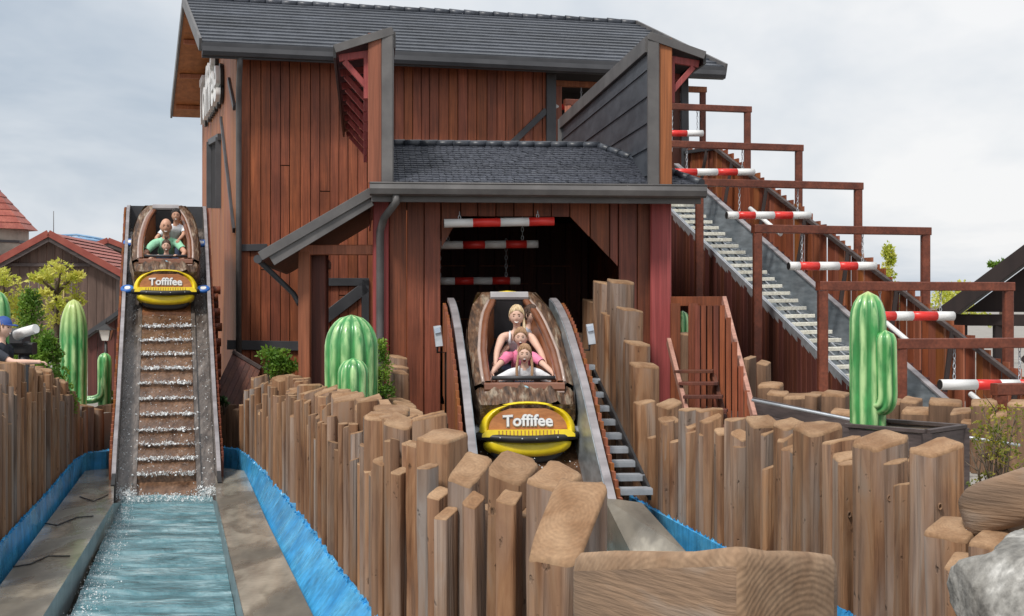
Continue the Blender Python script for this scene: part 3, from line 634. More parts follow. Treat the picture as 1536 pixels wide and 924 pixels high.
# --- the two long upper walls (a roofless corridor to the barn)
def fin(pxp, side, vlen):
    """side=+1: right wall, clad on its left face, eave to the right"""
    u = FE.u_at(pxp, v_e); zt = 3.36; z0 = 1.52; k = side
    nm = 'right' if k > 0 else 'left'
    v0 = v_e + .03
    one('wall_core', 'trim_dark', entry, 'prism', [FE.p(u, v0 + .04, z0), FE.p(u, v0 + vlen, z0), FE.p(u, v0 + vlen, zt - .05), FE.p(u, v0 + .04, zt - .05)], FE.r * (k * .2))
    one('end_post', 'wood_orange', entry, 'beam', FE.p(u + k * .20, v0, z0 - .02), FE.p(u + k * .20, v0, zt), .17, .1)
    one('end_trim', 'trim_grey', entry, 'beam', FE.p(u + k * .045, v0 - .012, z0 - .04), FE.p(u + k * .045, v0 - .012, zt + .05), .145, .13)
    ui = u - k * .02
    rows = [1.29, 1.63, 1.98, 2.30, 2.64, 2.98, 3.22]
    for a, b in zip(rows[:-1], rows[1:]):
        one('siding_board', 'siding', entry, 'hexa', [FE.p(ui, v0 + .05, a), FE.p(ui + k * .03, v0 + .05, a), FE.p(ui + k * .03, v0 + vlen, a), FE.p(ui, v0 + vlen, a),
             FE.p(ui + k * .018, v0 + .05, b + .02), FE.p(ui + k * .03, v0 + .05, b + .02), FE.p(ui + k * .03, v0 + vlen, b + .02), FE.p(ui + k * .018, v0 + vlen, b + .02)][::1] if k > 0 else
             [FE.p(ui - .03, v0 + .05, a), FE.p(ui, v0 + .05, a), FE.p(ui, v0 + vlen, a), FE.p(ui - .03, v0 + vlen, a),
              FE.p(ui - .03, v0 + .05, b), FE.p(ui - .018, v0 + .05, b), FE.p(ui - .018, v0 + vlen, b), FE.p(ui - .03, v0 + vlen, b)])
    one('top_trim', 'trim_grey', entry, 'beam', FE.p(ui - k * .01, v0, zt - .07), FE.p(ui - k * .01, v0 + vlen, zt - .07), .05, .2)
    one('end_trim', 'trim_grey', entry, 'beam', FE.p(ui - k * .01, v0 + vlen, z0), FE.p(ui - k * .01, v0 + vlen, zt), .1, .08)
    # sloping eave to the outside on brackets
    ue = u + k * .70; zq = zt - .18
    ev = one('eave_roof', 'trim_dark', entry, 'prism', [FE.p(u - k * .02, v0 - .05, zt + .06), FE.p(ue, v0 - .05, zq), FE.p(ue, v0 + vlen, zq), FE.p(u - k * .02, v0 + vlen, zt + .06)], (0, 0, -.06))
    one('eave_edge', 'trim_grey', ev, 'beam', FE.p(u - k * .02, v0 - .07, zt + .03), FE.p(ue, v0 - .07, zq - .03), .03, .10)
    one('eave_fascia', 'black', ev, 'beam', FE.p(ue, v0 - .06, zq - .06), FE.p(ue, v0 + vlen, zq - .06), .035, .16)
    n = 8
    uw = u + k * .27
    for i in range(n):
        v = v0 + .08 + i * (vlen - .3) / (n - 1)
        br = MB(); br.beam(FE.p(uw, v, zq - .06), FE.p(ue - k * .05, v, zq - .12), .07, .09)
        br.beam(FE.p(uw + k * .03, v, zq - .48), FE.p(ue - k * .12, v, zq - .16), .07, .07)
        br.beam(FE.p(uw + k * .035, v, zq - .62), FE.p(uw + k * .035, v, zq - .05), .07, .07)
        br.build('bracket', 'wood_red', entry)
    plank_wall(entry, FE, u + k * .21, v0 + .06, v0 + vlen, z0 - .2, zt - .1, .2, .03, 'wood_red' if k < 0 else 'wood_dark', plane='v', face=k)
fin(975, 1, 8.2); fin(587, -1, 8.6)
# --- lean-to roof on the left
vl0, vl1 = -.35, 6.5
ua, ub = FE.u_at(557, vl0), FE.u_at(393, vl0)
za, zb_ = FE.z_at(ua, vl0, 287), FE.z_at(ub, vl0, 384)
lr = one('lean_to_roof', 'wood_dark', entry, 'prism', [FE.p(ua, vl0, za), FE.p(ub, vl0, zb_), FE.p(ub, vl1, zb_), FE.p(ua, vl1, za)], (0, 0, -.08))
one('roof_cover', 'slate', lr, 'prism', [FE.p(ua, vl0 + .01, za + .03), FE.p(ub - .03, vl0 + .01, zb_ + .012), FE.p(ub - .03, vl1, zb_ + .012), FE.p(ua, vl1, za + .03)], (0, 0, -.025))
one('barge_board', 'trim_grey', lr, 'beam', FE.p(ua, vl0 - .03, za - .01), FE.p(ub - .02, vl0 - .03, zb_ - .005), .04, .115, up=Zv)
one('barge_board', 'trim_grey', lr, 'beam', FE.p(ua, vl0 - .0, za - .12), FE.p(ub + .12, vl0 - .0, zb_ - .06), .04, .13, up=Zv)
one('lean_to_gutter', 'trim_dark', lr, 'tube', [FE.p(ub - .05, vl0 - .04, zb_ - .04), FE.p(ub - .05, vl1, zb_ - .04)], .055, 8)
one('lean_to_downspout', 'trim_dark', lr, 'tube', [FE.p(ub - .04, vl0 + .1, zb_ - .06), FE.p(FE.u_at(440, .3), .3, FE.z_at(-2.9, .3, 440)), FE.p(FE.u_at(449, .1), .1, FE.z_at(-2.9, .1, 456))], .035, 8)
up = FE.u_at(462)
one('lean_to_post', 'wood_orange', entry, 'beam', FE.p(up - .04, 0, GZ), FE.p(up - .04, 0, ez(up, 378)), .15, .15)
one('lean_to_post', 'wood_dark', entry, 'beam', FE.p(up + .14, .28, GZ), FE.p(up + .14, .28, ez(up, 380)), .2, .3)
one('lean_to_beam', 'wood_orange', entry, 'beam', FE.p(up - .1, -.01, ez(up, 375)), FE.p(uL + .02, -.01, ez(uL, 375)), .12, .13)
one('lean_to_beam', 'wood_dark', entry, 'beam', FE.p(up + .1, .4, ez(up, 380)), FE.p(up + .1, 6.2, ez(up, 380)), .12, .13)
# ================================================================== CHUTES
def interp(tab, x):
    if x <= tab[0][0]: a, b = tab[0], tab[1]
    elif x >= tab[-1][0]: a, b = tab[-2], tab[-1]
    else:
        for a, b in zip(tab[:-1], tab[1:]):
            if a[0] <= x <= b[0]: break
    return a[1] + (b[1] - a[1]) * (x - a[0]) / (b[0] - a[0])
def smooth_tab(tab, n=40):
    xs = [tab[0][0] + (tab[-1][0] - tab[0][0]) * i / n for i in range(n + 1)]
    ys = [interp(tab, x) for x in xs]
    for _ in range(3): ys = [ys[0]] + [(ys[i - 1] + 2 * ys[i] + ys[i + 1]) / 4 for i in range(1, n)] + [ys[-1]]
    return list(zip(xs, ys))
def droplets(mb, c, n, sx, sy, sz, s0, s1, ax):
    for _ in range(n):
        p = c + ax[0] * random.gauss(0, sx) + ax[1] * random.gauss(0, sy) + Zv * abs(random.gauss(0, sz)); s = U(s0, s1)
        q = [p + V((U(-1, 1), U(-1, 1), U(-1, 1))) * s for _ in range(4)]
        mb.add(q, [(0, 1, 2), (0, 2, 3), (0, 3, 1), (1, 3, 2)])

# ---- left chute
FLc = Frame(P(250, HY, 20.0), math.degrees(math.atan((CX - 250) / F)))
cb = FLc.b.y
railL = smooth_tab([(-.25, -2.34), (0, -2.14), (1.5 / cb, -1.50), (4 / cb, -.15), (6 / cb, 1.03), (7.3 / cb, 1.80), (8.2 / cb, 1.86), (10, 1.86)], 60)
chL = thing('flume_chute', 'steep wet flume chute descending beside the barn with water running over its steps', 'chute', FLc.p(0, 0, -2.9))
zl_ = lambda v: interp(railL, v)
def ribbon(mb, fr, prof, u0, u1, dz0, dz1, m=0, thick=.04, vmin=-99, vmax=99):
    pr = [(v, z) for v, z in prof if vmin <= v <= vmax]; vs = []
    for v, z in pr: vs += [fr.p(u0, v, z + dz0), fr.p(u1, v, z + dz1), fr.p(u1, v, z + dz1 - thick), fr.p(u0, v, z + dz0 - thick)]
    n = len(pr); fs = []
    for i in range(n - 1):
        for k in range(4): fs.append((i * 4 + k, i * 4 + (k + 1) % 4, i * 4 + 4 + (k + 1) % 4, i * 4 + 4 + k))
    fs += [(3, 2, 1, 0), tuple((n - 1) * 4 + k for k in range(4))]
    mb.add(vs, fs, m, False); return mb
FD = -.38
mb = MB(); ribbon(mb, FLc, railL, -.70, .70, FD - .06, FD - .06, 0, .06); mb.build('chute_floor', 'wet_wood', chL)
for k in (-1, 1):
    mb = MB(); ribbon(mb, FLc, railL, k * .665, k * .72, .02, .02, 0, .05); mb.build('rail_cap', 'metal', chL)
    mb = MB(); ribbon(mb, FLc, railL, k * .66, k * .695, -.0, -.0, 0, .46); mb.build('side_wall', 'wet_grey', chL)
    mb = MB(); ribbon(mb, FLc, railL, k * .40, k * .46, FD + .03, FD + .03, 0, .10); mb.build('guide_rail', 'wet_grey', chL)
    mb = MB(); ribbon(mb, FLc, railL, k * .46, k * .655, FD - .03, FD - .03, 0, .06); mb.build('side_gutter', 'wet_grey', chL)
    # outside cladding of short boards, their tops stepping with the slope
    v = .1
    while v < 8.6:
        w = .115; zt = zl_(v + w * .3) - .02
        lo = max(-2.9, zt - 1.3)
        m = MB(); m.box(FLc.p(k * (.745 + U(0, .008)), v + w / 2, (zt + lo) / 2), .035, w - .008, zt - lo, (FLc.r, FLc.b, Zv)); m.build('cladding_board', 'wood_orange' if k < 0 else 'wood_entry', chL)
        v += w
# steps with splashing water
foam = MB()
v = .28; i = 0
while v < 7.0:
    z = zl_(v) + FD; dv = .40
    z2 = zl_(v + dv) + FD
    m = MB(); m.hexa([FLc.p(-.395, v, z - .06), FLc.p(.395, v, z - .06), FLc.p(.395, v + dv * .95, z - .06), FLc.p(-.395, v + dv * .95, z - .06),
                      FLc.p(-.395, v, z + .055), FLc.p(.395, v, z + .055), FLc.p(.395, v + dv * .95, z2 + .0), FLc.p(-.395, v + dv * .95, z2 + .0)])
    m.build('step', 'wet_bright' if i in (11, 12) else 'wet_wood', chL)
    if v < 4.3:
        for _ in range(random.randint(70, 150)):
            u = U(-.40, .40); droplets(foam, FLc.p(u, v - .02, z + .045), random.choice((1, 2, 7)), .03, random.choice((.03, .09)), .02, .005, .024, (FLc.r, FLc.b))
    if v < 4.3:
        for _ in range(random.randint(20, 60)): f_ = random.random(); droplets(foam, FLc.p(U(-.39, .39), v + dv * f_, z + .055 + (z2 - z - .055) * f_ + .004), 2, .02, .06, .003, .004, .014, (FLc.r, FLc.b))
    v += dv; i += 1
for k in (-1, 1):
    for _ in range(260):
        v = U(.0, 6.8); droplets(foam, FLc.p(k * U(.50, .64), v, zl_(v) + FD + .02), 1, .03, .06, .02, .005, .016, (FLc.r, FLc.b))
for _ in range(500):
    droplets(foam, FLc.p(random.choice((-.56, .56)) + U(-.14, .14), U(-.45, .1), -2.58), 2, .05, .12, .05, .005, .02, (FLc.r, FLc.b))
stuff(foam.build('foam', 'foam', chL))
one('crest_panel', 'trim_dark', chL, 'prism', [FLc.p(-.66, 8.0, 1.3), FLc.p(.66, 8.0, 1.3), FLc.p(.66, 8.0, 1.84), FLc.p(-.66, 8.0, 1.84)], FLc.b * .06)
for k in (-1, 1): one('foot_plate', 'black', chL, 'prism', [FLc.p(k * .665, -.62, -2.62), FLc.p(k * .665, .15, -2.62), FLc.p(k * .665, .15, -2.2), FLc.p(k * .665, -.62, -2.38)], FLc.r * (k * .05))
# supporting legs
for v in (3.2, 5.4, 7.6):
    for k in (-1, 1): one('support_post', 'wood_dark', chL, 'beam', FLc.p(k * .6, v, -2.9), FLc.p(k * .6, v, zl_(v) - .5), .16, .16)
one('cladding_back', 'wood_black', chL, 'prism', [FLc.p(-.6, 3.0, -2.9), FLc.p(-.6, 8.5, -2.9), FLc.p(-.6, 8.5, 1.2), FLc.p(-.6, 3.0, -1.2)], FLc.r * 1.2)
# stub logs standing out of the right side beside the barn wall
for i in range(30):
    z = -2.4 + i * .125; v = 3.2 + (i % 2) * .2 + i * .085
    if z < zl_(v) - .1: one('stub_log', 'wood_entry', chL, 'tube', [FLc.p(.72, v, z), FLc.p(.86 + U(-.02, .05), v, z)], .07, 8)

# ---- front chute
FRc = Frame(P(781, HY, 16.2), 5.8)
c2 = FRc.b.y
railR = smooth_tab([(-2.9, -2.33), (-2.2, -1.88), (-1.4, -1.44), (-.4, -.83), (.83, -.27), (1.7, -.02), (2.3, .07), (3.2, .08), (9, .08)], 70)
chR = thing('flume_chute', 'flume chute with tall curved metal side rails coming out of the tunnel opening', 'chute', FRc.p(0, -2, -2.9))
zr_ = lambda v: interp(railR, v)
HW = .605
mb = MB(); ribbon(mb, FRc, railR, -HW, HW, -.9, -.9, 0, .06); mb.build('chute_floor', 'wet_wood', chR)
for k in (-1, 1):
    mb = MB(); ribbon(mb, FRc, railR, k * HW, k * (HW + .08), .02, .02, 0, .05, vmin=-2.35, vmax=2.2); mb.build('rail_cap', 'metal', chR)
    mb = MB(); ribbon(mb, FRc, railR, k * (HW - .01), k * (HW + .03), .005, .005, 0, .95, vmin=-2.35, vmax=2.2); mb.build('side_wall', 'metal_cool', chR)
    v = -2.2
    while v < 1.95:
        w = .125; zt = zr_(v + w * .4) - .015; lo = max(-2.9, zt - 1.15)
        m = MB(); m.box(FRc.p(k * (HW + .125 + U(0, .006)), v + w / 2, (zt + lo) / 2), .035, w - .008, zt - lo, (FRc.r, FRc.b, Zv)); m.build('cladding_board', 'wood_orange', chR)
        v += w
for k in (-1, 1): one('foot_plate', 'black', chR, 'prism', [FRc.p(k * (HW + .05), -3.6, -2.9), FRc.p(k * (HW + .05), -2.3, -2.9), FRc.p(k * (HW + .05), -2.3, -1.9), FRc.p(k * (HW + .05), -2.7, -2.12), FRc.p(k * (HW + .05), -3.6, -2.42)], FRc.r * (k * .06))
foam = MB()
for _ in range(260):
    v = U(-2.2, 1); droplets(foam, FRc.p(U(-.6, .6), v, zr_(v) - .88), 2, .05, .08, .03, .005, .016, (FRc.r, FRc.b))
stuff(foam.build('foam', 'foam', chR))

# ---- metal service steps beside the front chute
st = thing('metal_stair', 'narrow metal service stair with thin grey treads beside the curved chute rail', 'stair', FRc.p(1.15, -2, -2.9))
for i in range(10):
    v = 1.75 - i * .40; u0 = HW + .15; u1 = u0 + .34
    y = 549 + 20.6 * i; z = FRc.z_at(u0, v, y)
    m = MB(); m.box(FRc.p((u0 + u1) / 2, v, z), u1 - u0, .17, .035, (FRc.r, FRc.b, Zv)); m.box(FRc.p((u0 + u1) / 2, v - .085, z - .02), u1 - u0, .012, .05, (FRc.r, FRc.b, Zv)); m.build('tread', 'galv', st)
for u in (HW + .165, HW + .48): one('stringer', 'black', st, 'beam', FRc.p(u, 1.75, FRc.z_at(u, 1.75, 558)), FRc.p(u, -1.85, FRc.z_at(u, -1.85, 742)), .03, .12)

# ================================================================== LIFT HILL ON THE RIGHT
FH = Frame(P(1290, HY, 19.52), 16.0)
zt_ = lambda v: -1.198 + .4257 * v
lift = thing('lift_conveyor', 'sloping boat lift with white rungs in a grey metal trough clad in brown planks', 'conveyor', FH.p(0, -3, GZ))
V0, V1 = -3.6, 9.0
plank_wall(lift, FH, 0, -1.0, V1, GZ, lambda v: zt_(v) - .02, .15, .03, 'wood_dark', plane='v', gap=.012, face=-1)
one('plank_backing', 'wood_black', lift, 'prism', [FH.p(.03, -1.0, GZ - .3), FH.p(.03, V1, GZ - .3), FH.p(.03, V1, zt_(V1) - .12), FH.p(.03, -1.0, zt_(-1.0) - .12)], FH.r * .03)
def slope_pt(u, v, dz): return FH.p(u, v, zt_(v) + dz)
one('stringer', 'galv', lift, 'beam', slope_pt(.03, V0, -.02), slope_pt(.03, V1, -.02), .035, .09)
v = -3.0
while v < V1:     # saw-tooth cover strip
    m = MB(); m.prism([slope_pt(-.035, v, -.10), slope_pt(-.035, v + .19, -.06), slope_pt(-.035, v + .19, .045), slope_pt(-.035, v, .045)], FH.r * .02); m.build('tooth_plate', 'galv', lift); v += .19
one('trough_wall', 'metal_cool', lift, 'prism', [slope_pt(1.05, V0, -.75), slope_pt(1.05, V1, -.75), slope_pt(1.05, V1, .06), slope_pt(1.05, V0, .06)], FH.r * .03)
one('trough_cap', 'metal', lift, 'beam', slope_pt(1.08, V0, .07), slope_pt(1.08, V1, .07), .10, .03)
one('trough_floor', 'metal_cool', lift, 'prism', [slope_pt(.06, V0, -.75), slope_pt(1.04, V0, -.75), slope_pt(1.04, V1, -.75), slope_pt(.06, V1, -.75)], Zv * .03)
v = -3.2; i = 0
while v < V1:
    m = MB(); m.beam(slope_pt(.08, v, -.05), slope_pt(.60, v + .02, -.05), .15, .055); m.build('rung', 'rung', lift)
    v += .27; i += 1
for u in (.25, .45, .62): one('chain_guide', 'galv', lift, 'beam', slope_pt(u, V0, -.22), slope_pt(u, V1, -.22), .03, .04)
mb = MB(); v = V0
while v < V1: mb.beam(slope_pt(.62, v, -.12), slope_pt(.98, v + .3, -.34), .014, .014); mb.beam(slope_pt(.98, v, -.34), slope_pt(.62, v + .12, -.3), .014, .014); v += .26
mb.build('mesh_guard', 'galv', lift)
mb = MB()
for i in range(60):
    v = V0 + (V1 - V0) * i / 60; mb.box(slope_pt(1.2, v, -.02), .09, .16, .07, (FH.r, FH.b, Zv))
stuff(mb.build('roller_strip', 'wood_dark', lift))
# pale pipe running along the far side
for a_, b_ in ((-1.6, -.4), (1.1, 2.0), (5.2, 6.4)): one('pipe_rail', 'white', lift, 'tube', [slope_pt(1.42, a_, .16), slope_pt(1.42, b_, .16)], .04, 8)

# board fence on the far side of the lift
fz_ = lambda v: -.98 + .415 * (min(v, 9.2) + .52) + max(0, v - 9.2) * .05
bf = thing('board_fence', 'tall brown board fence with gaps climbing along the far side of the lift', 'fence', FH.p(2.05, 0, GZ))
v = -1.6
while v < 11.6:
    w = U(.13, .25); gap = random.choice((.008, .015, .04, .06)); tz = fz_(v + w / 2) + U(.02, .10); lo = tz - 1.5
    m = MB(); m.box(FH.p(2.05 + U(0, .015), v + w / 2, (tz + lo) / 2), .028, w, tz - lo, (FH.r, FH.b, Zv)); m.build('board', random.choice(('wood_orange', 'wood_main', 'wood_orange', 'wood_main')), bf); v += w + gap
one('top_rail', 'wood_grey', bf, 'beam', FH.p(1.99, -1.6, fz_(-1.6)), FH.p(1.99, 9.2, fz_(9.2)), .06, .07)
one('top_rail', 'trim_dark', bf, 'beam', FH.p(1.99, 9.2, fz_(9.2)), FH.p(1.99, 11.6, fz_(11.6)), .06, .07)
one('lower_rail', 'wood_frame', bf, 'beam', FH.p(1.98, -1.6, fz_(-1.6) - 1.15), FH.p(1.98, 9.2, fz_(9.2) - 1.15), .06, .09)
for v in (-.6, .9, 2.4, 3.9, 5.4, 6.9, 8.4, 9.6, 10.6):
    one('brace', 'wood_black', bf, 'beam', FH.p(1.62, v - .25, fz_(v) - 1.35), FH.p(1.98, v, fz_(v) - .02), .06, .07)
for v in (-1.2, 1, 3.2, 5.4, 7.6, 9.8): one('fence_post', 'wood_dark', bf, 'beam', FH.p(2.12, v, GZ), FH.p(2.12, v, fz_(v) - .2), .1, .1)
# walkway carrying the fence foot
one('walkway', 'wood_dark', lift, 'prism', [FH.p(1.25, -2.2, fz_(-2.2) - 1.42), FH.p(1.95, -2.2, fz_(-2.2) - 1.42), FH.p(1.95, 9.2, fz_(9.2) - 1.42), FH.p(1.25, 9.2, fz_(9.2) - 1.42)], Zv * .05)

# ---- portal frames over the lift, each with a hanging striped bar
FRM = [  # v, px left, y left, px right, foot y (right), label
    (11.1, 838, 121, 1054, 215, 'small brown portal frame over the lift, half hidden behind the barn opening'),
    (8.95, 852, 149, 1121, 256, 'second highest brown portal frame over the lift, top beam behind the boathouse wall'),
    (6.75, 975, 210, 1198, 320, 'third highest brown portal frame over the lift, level with the hanging bar above the gutter'),
    (4.45, 1049, 268, 1287, 385, 'fourth highest brown portal frame over the lift, beam meeting the end of the boathouse gutter'),
    (2.19, 1136, 337, 1388, 452, 'middle brown portal frame over the lift, left leg beside the wooden stair'),
    (-.18, 1234, 422, 1512, 545, 'brown portal frame over the lift, left leg just beside the armed cactus'),
    (-2.4, 1351, 508, 1660, 640, 'low brown portal frame over the lift, left leg right of the armed cactus'),
    (-4.6, 1500, 575, 1850, 700, 'lowest brown portal frame over the lift, left leg behind the yellowish shrub')]
def striped_bar(name, label, A, B, r, segs, hang, grp):
    """segs: list of (fraction end, material)"""
    t = thing(name, label, 'barrier bar', (A + B) / 2, grp); x0 = 0
    for f, m in segs:
        one('red_band' if m == 'red' else 'white_band', m, t, 'tube', [A.lerp(B, x0), A.lerp(B, f)], r, 14); x0 = f
    ax = (B - A).normalized(); one('end_cap', 'black', t, 'tube', [A - ax * .004, A + ax * .006], r * .93, 14)
    for f, top in hang:
        p = A.lerp(B, f); mb = MB(); L = (top - p).length; n = max(3, int(L / .055))
        for i in range(n):
            q = p.lerp(top, (i + .5) / n); e = (top - p).normalized(); s = (ax if i % 2 else e.cross(ax)).normalized(); hl = L / n * .62
            ring = [q + e * (hl * math.cos(a)) + s * (.016 * math.sin(a)) for a in [2 * math.pi * j / 8 for j in range(9)]]
            mb.tube(ring, .0055, 5, cap=False)
        mb.build('chain', 'galv', t)
    return t
BARS = [(None), (1, 1000, 1054, 200), (2, 1012, 1131, 258), (3, 1090, 1215, 323), (4, 1183, 1313, 399), (5, 1300, 1430, 474), (6, 1410, 1550, 577)]
SEG = {1: [(.55, 'red'), (1, 'white')], 2: [(.27, 'red'), (.53, 'white'), (.78, 'red'), (1, 'white')], 3: [(.13, 'white'), (.33, 'red'), (.56, 'white'), (.78, 'red'), (1, 'white')],
       4: [(.12, 'white'), (.34, 'red'), (.57, 'white'), (.78, 'red'), (1, 'white')], 5: [(.08, 'white'), (.32, 'red'), (.52, 'white'), (.80, 'red'), (1, 'white')], 6: [(.38, 'white'), (.63, 'red'), (.84, 'white'), (1, 'red')]}
BL = {1: 'short red and white bar hanging left of the smallest sky-lit portal frame', 2: 'red and white bar hanging just above the end of the boathouse roof',
      3: 'red and white bar hanging over the lift just below the boathouse gutter end', 4: 'red and white bar hanging midway down the lift from the middle portal frame',
      5: 'red and white bar hanging behind the armed cactus', 6: 'lowest red and white bar, hanging above the stub log wall right of the armed cactus'}
for i, (v, pl, yl, pr, fy, lab) in enumerate(FRM):
    ul, ur = FH.u_at(pl, v), FH.u_at(pr, v); z = FH.z_at(ul, v, yl) - .06
    t = thing('portal_frame', lab, 'portal frame', FH.p(ul, v, GZ), 'portal frames over the lift')
    foot = GZ
    one('post', 'wood_orange' if i < 2 else 'wood_frame', t, 'beam', FH.p(ul, v, foot), FH.p(ul, v, z - .062), .125, .125)  # lighter wood on the topmost frames paints them as lit
    one('post', 'wood_frame', t, 'beam', FH.p(ur, v, foot), FH.p(ur, v, z - .062), .125, .125)
    one('cross_beam', 'wood_orange' if i == 0 else 'wood_frame', t, 'beam', FH.p(ul - .07, v, z), FH.p(ur + .07, v, z), .13, .12)
    if 1 <= i <= 6:
        _, a, b, y = BARS[i]; vb = v - .0
        ua, ub_ = FH.u_at(a, vb), FH.u_at(b, vb); A, B = FH.p(ua, vb, FH.z_at(ua, vb, y)), FH.p(ub_, vb, FH.z_at(ub_, vb, y) )
        striped_bar('striped_bar', BL[i], A, B, .062, SEG[i], [(.15, V((A.lerp(B, .15).x, A.lerp(B, .15).y, z - .05))), (.85, V((A.lerp(B, .85).x, A.lerp(B, .85).y, z - .05)))], 'striped bars hanging along the lift')
# bar in the barn opening
v = 11.1; ua, ub_ = FH.u_at(829, v), FH.u_at(890, v)
A, B = FH.p(ua, v + .0, FH.z_at(ua, v, 160)), FH.p(ub_, v, FH.z_at(ub_, v, 161))
striped_bar('striped_bar', 'short red and white bar in the dark opening high in the barn wall', A, B, .062, [(.2, 'white'), (.75, 'red'), (1, 'white')], [(.7, A.lerp(B, .7) + Zv * .45)], 'striped bars hanging along the lift')
# bars in front of and inside the tunnel
def tun_bar(v, a, ya, b, yb, segs, lab, hz):
    ua, ub_ = FE.u_at(a, v), FE.u_at(b, v); A, B = FE.p(ua, v, FE.z_at(ua, v, ya)), FE.p(ub_, v, FE.z_at(ub_, v, yb))
    striped_bar('striped_bar', lab, A, B, .055, segs, [(.14, A.lerp(B, .14) + Zv * hz), (.85, A.lerp(B, .85) + Zv * hz)], 'striped bars over the tunnel chute')
tun_bar(-.30, 666, 335, 831, 332, [(.26, 'white'), (.51, 'red'), (.77, 'white'), (1, 'red')], 'bright red and white bar hanging from the boathouse eave in front of the opening', .14)
tun_bar(1.0, 650, 368, 807, 366, [(.43 - .15, 'white'), (.49, 'red'), (.69, 'white'), (.89, 'red'), (1, 'white')], 'dim red and white bar hanging inside the dark tunnel just below the eave bar', .4)
tun_bar(2.0, 640, 422, 780, 421, [(.13, 'red'), (.30, 'white'), (.50, 'red'), (.70, 'white'), (.89, 'red'), (1, 'white')], 'dim red and white bar hanging lowest and deepest inside the dark tunnel', .6)

# ---- wooden stair beside the boathouse
ws = thing('wooden_stair', 'reddish wooden stair with plank sides beside the red corner post', 'stair', P(1060, 640, 17.2) * 1)
def B2(p, q, w, h, m, name): one(name, m, ws, 'beam', P(*p), P(*q), w, h)
B2((1086, 450, 18.0), (1132, 628, 16.0), .05, .11, 'wood_pink', 'hand_rail')
B2((1003, 512, 18.2), (1040, 660, 16.4), .05, .10, 'wood_pink', 'hand_rail')
B2((1008, 452, 18.6), (1088, 452, 18.1), .06, .12, 'wood_entry', 'cross_rail')
B2((1068, 560, 17.6), (1100, 680, 16.2), .05, .12, 'wood_dark', 'stringer')
for k, y in enumerate((557, 575, 595, 616, 640)): B2((1012 + k * 7, y, 17.6 - k * .3), (1070 + k * 7, y, 17.5 - k * .3), .22, .035, 'wood_dark', 'tread')
for k in range(10):
    f = k / 9; x = 1046 + 84 * f; d = 18.2 - 2.1 * f; yt = 456 if x < 1088 else 456 + (x - 1088) / 44 * 172
    B2((x, 660, d), (x, yt + 2, d), .058, .02, 'wood_main' if k > 3 else 'wood_entry', 'side_plank')
for x in (1013, 1040): B2((x, 660, 18.3), (x, 455, 18.3), .12, .08, 'wood_entry', 'post')

# ================================================================== LOG FENCES
LOGN = [0]
def log(parent, base, zb, zt, w, dp, ax, sl_f=0.0, sl_s=0.0, m=('log', 'log_top'), lean=0.0, n=14, rough=1.0, rnd=.28, yaw=0.0):
    """ax: unit vector along the fence (to the right seen from the front); sl_f: fall of the top towards the front, sl_s: towards the right"""
    LOGN[0] += 1; sd = LOGN[0] * 7.13; ax = Matrix.Rotation(yaw + U(-.22, .22), 3, 'Z') @ ax; ay = V((-ax.y, ax.x, 0)); mb = MB()
    h = zt - zb
    fl = [1 + rough * .11 * mn.noise(V((math.cos(2 * math.pi * k / n) * 2.1, math.sin(2 * math.pi * k / n) * 2.1, sd))) for k in range(n)]
    rings = [(0, 1), (.2, 1), (.4, 1), (.6, 1), (.8, 1), (1 - .06 * min(w, dp) / h * 2, 1), (1 - .018 * min(w, dp) / h * 2, .965), (1 - .003, .88)]
    vs = []
    for j, (t, s) in enumerate(rings):
        for k in range(n):
            a = 2 * math.pi * (k + .5) / n; c, si = math.cos(a), math.sin(a)
            x = math.copysign(abs(c) ** rnd, c) * w / 2; y = math.copysign(abs(si) ** rnd, si) * dp / 2
            g = fl[k] * s * (1 + rough * .05 * mn.noise(V((c * 1.5, si * 1.5 + sd, t * h * 1.8))))
            x *= g; y *= g
            z = zb + h * t
            tt = max(0, (t - .3) / .7) 
            z -= tt * (sl_f * (y / dp) + sl_s * (x / w)) + (rough * .022 * mn.noise(V((x * 7, y * 7, sd))) if t > .7 else 0)
            sway = lean * t + rough * .018 * mn.noise(V((sd, t * h * 1.3, 3)))
            vs.append(base + ax * (x + sway) + ay * y + Zv * z)
    o = len(vs); top = sum((v for v in vs[-n:]), V((0, 0, 0))) / n + Zv * .006; vs.append(top)
    fs = [(j * n + k, j * n + (k + 1) % n, (j + 1) * n + (k + 1) % n, (j + 1) * n + k) for j in range(5) for k in range(n)]
    mb.add(vs, fs, 0, True)
    nb = 0
    for j in (5, 6):
        for k in range(n): mb.f.append([j * n + k, j * n + (k + 1) % n, (j + 1) * n + (k + 1) % n, (j + 1) * n + k]); mb.m.append(1); mb.s.append(True)
    for k in range(n): mb.f.append([7 * n + k, 7 * n + (k + 1) % n, o]); mb.m.append(1); mb.s.append(True)
    return mb.build('log', m, parent, origin=base + Zv * zb)
def path_at(path, px):
    return interp([(a, b) for a, b in path], px)
def fence_axis(path, px):
    a = XY(px - 4, path_at(path, px - 4)); b = XY(px + 4, path_at(path, px + 4)); return (b - a).normalized()

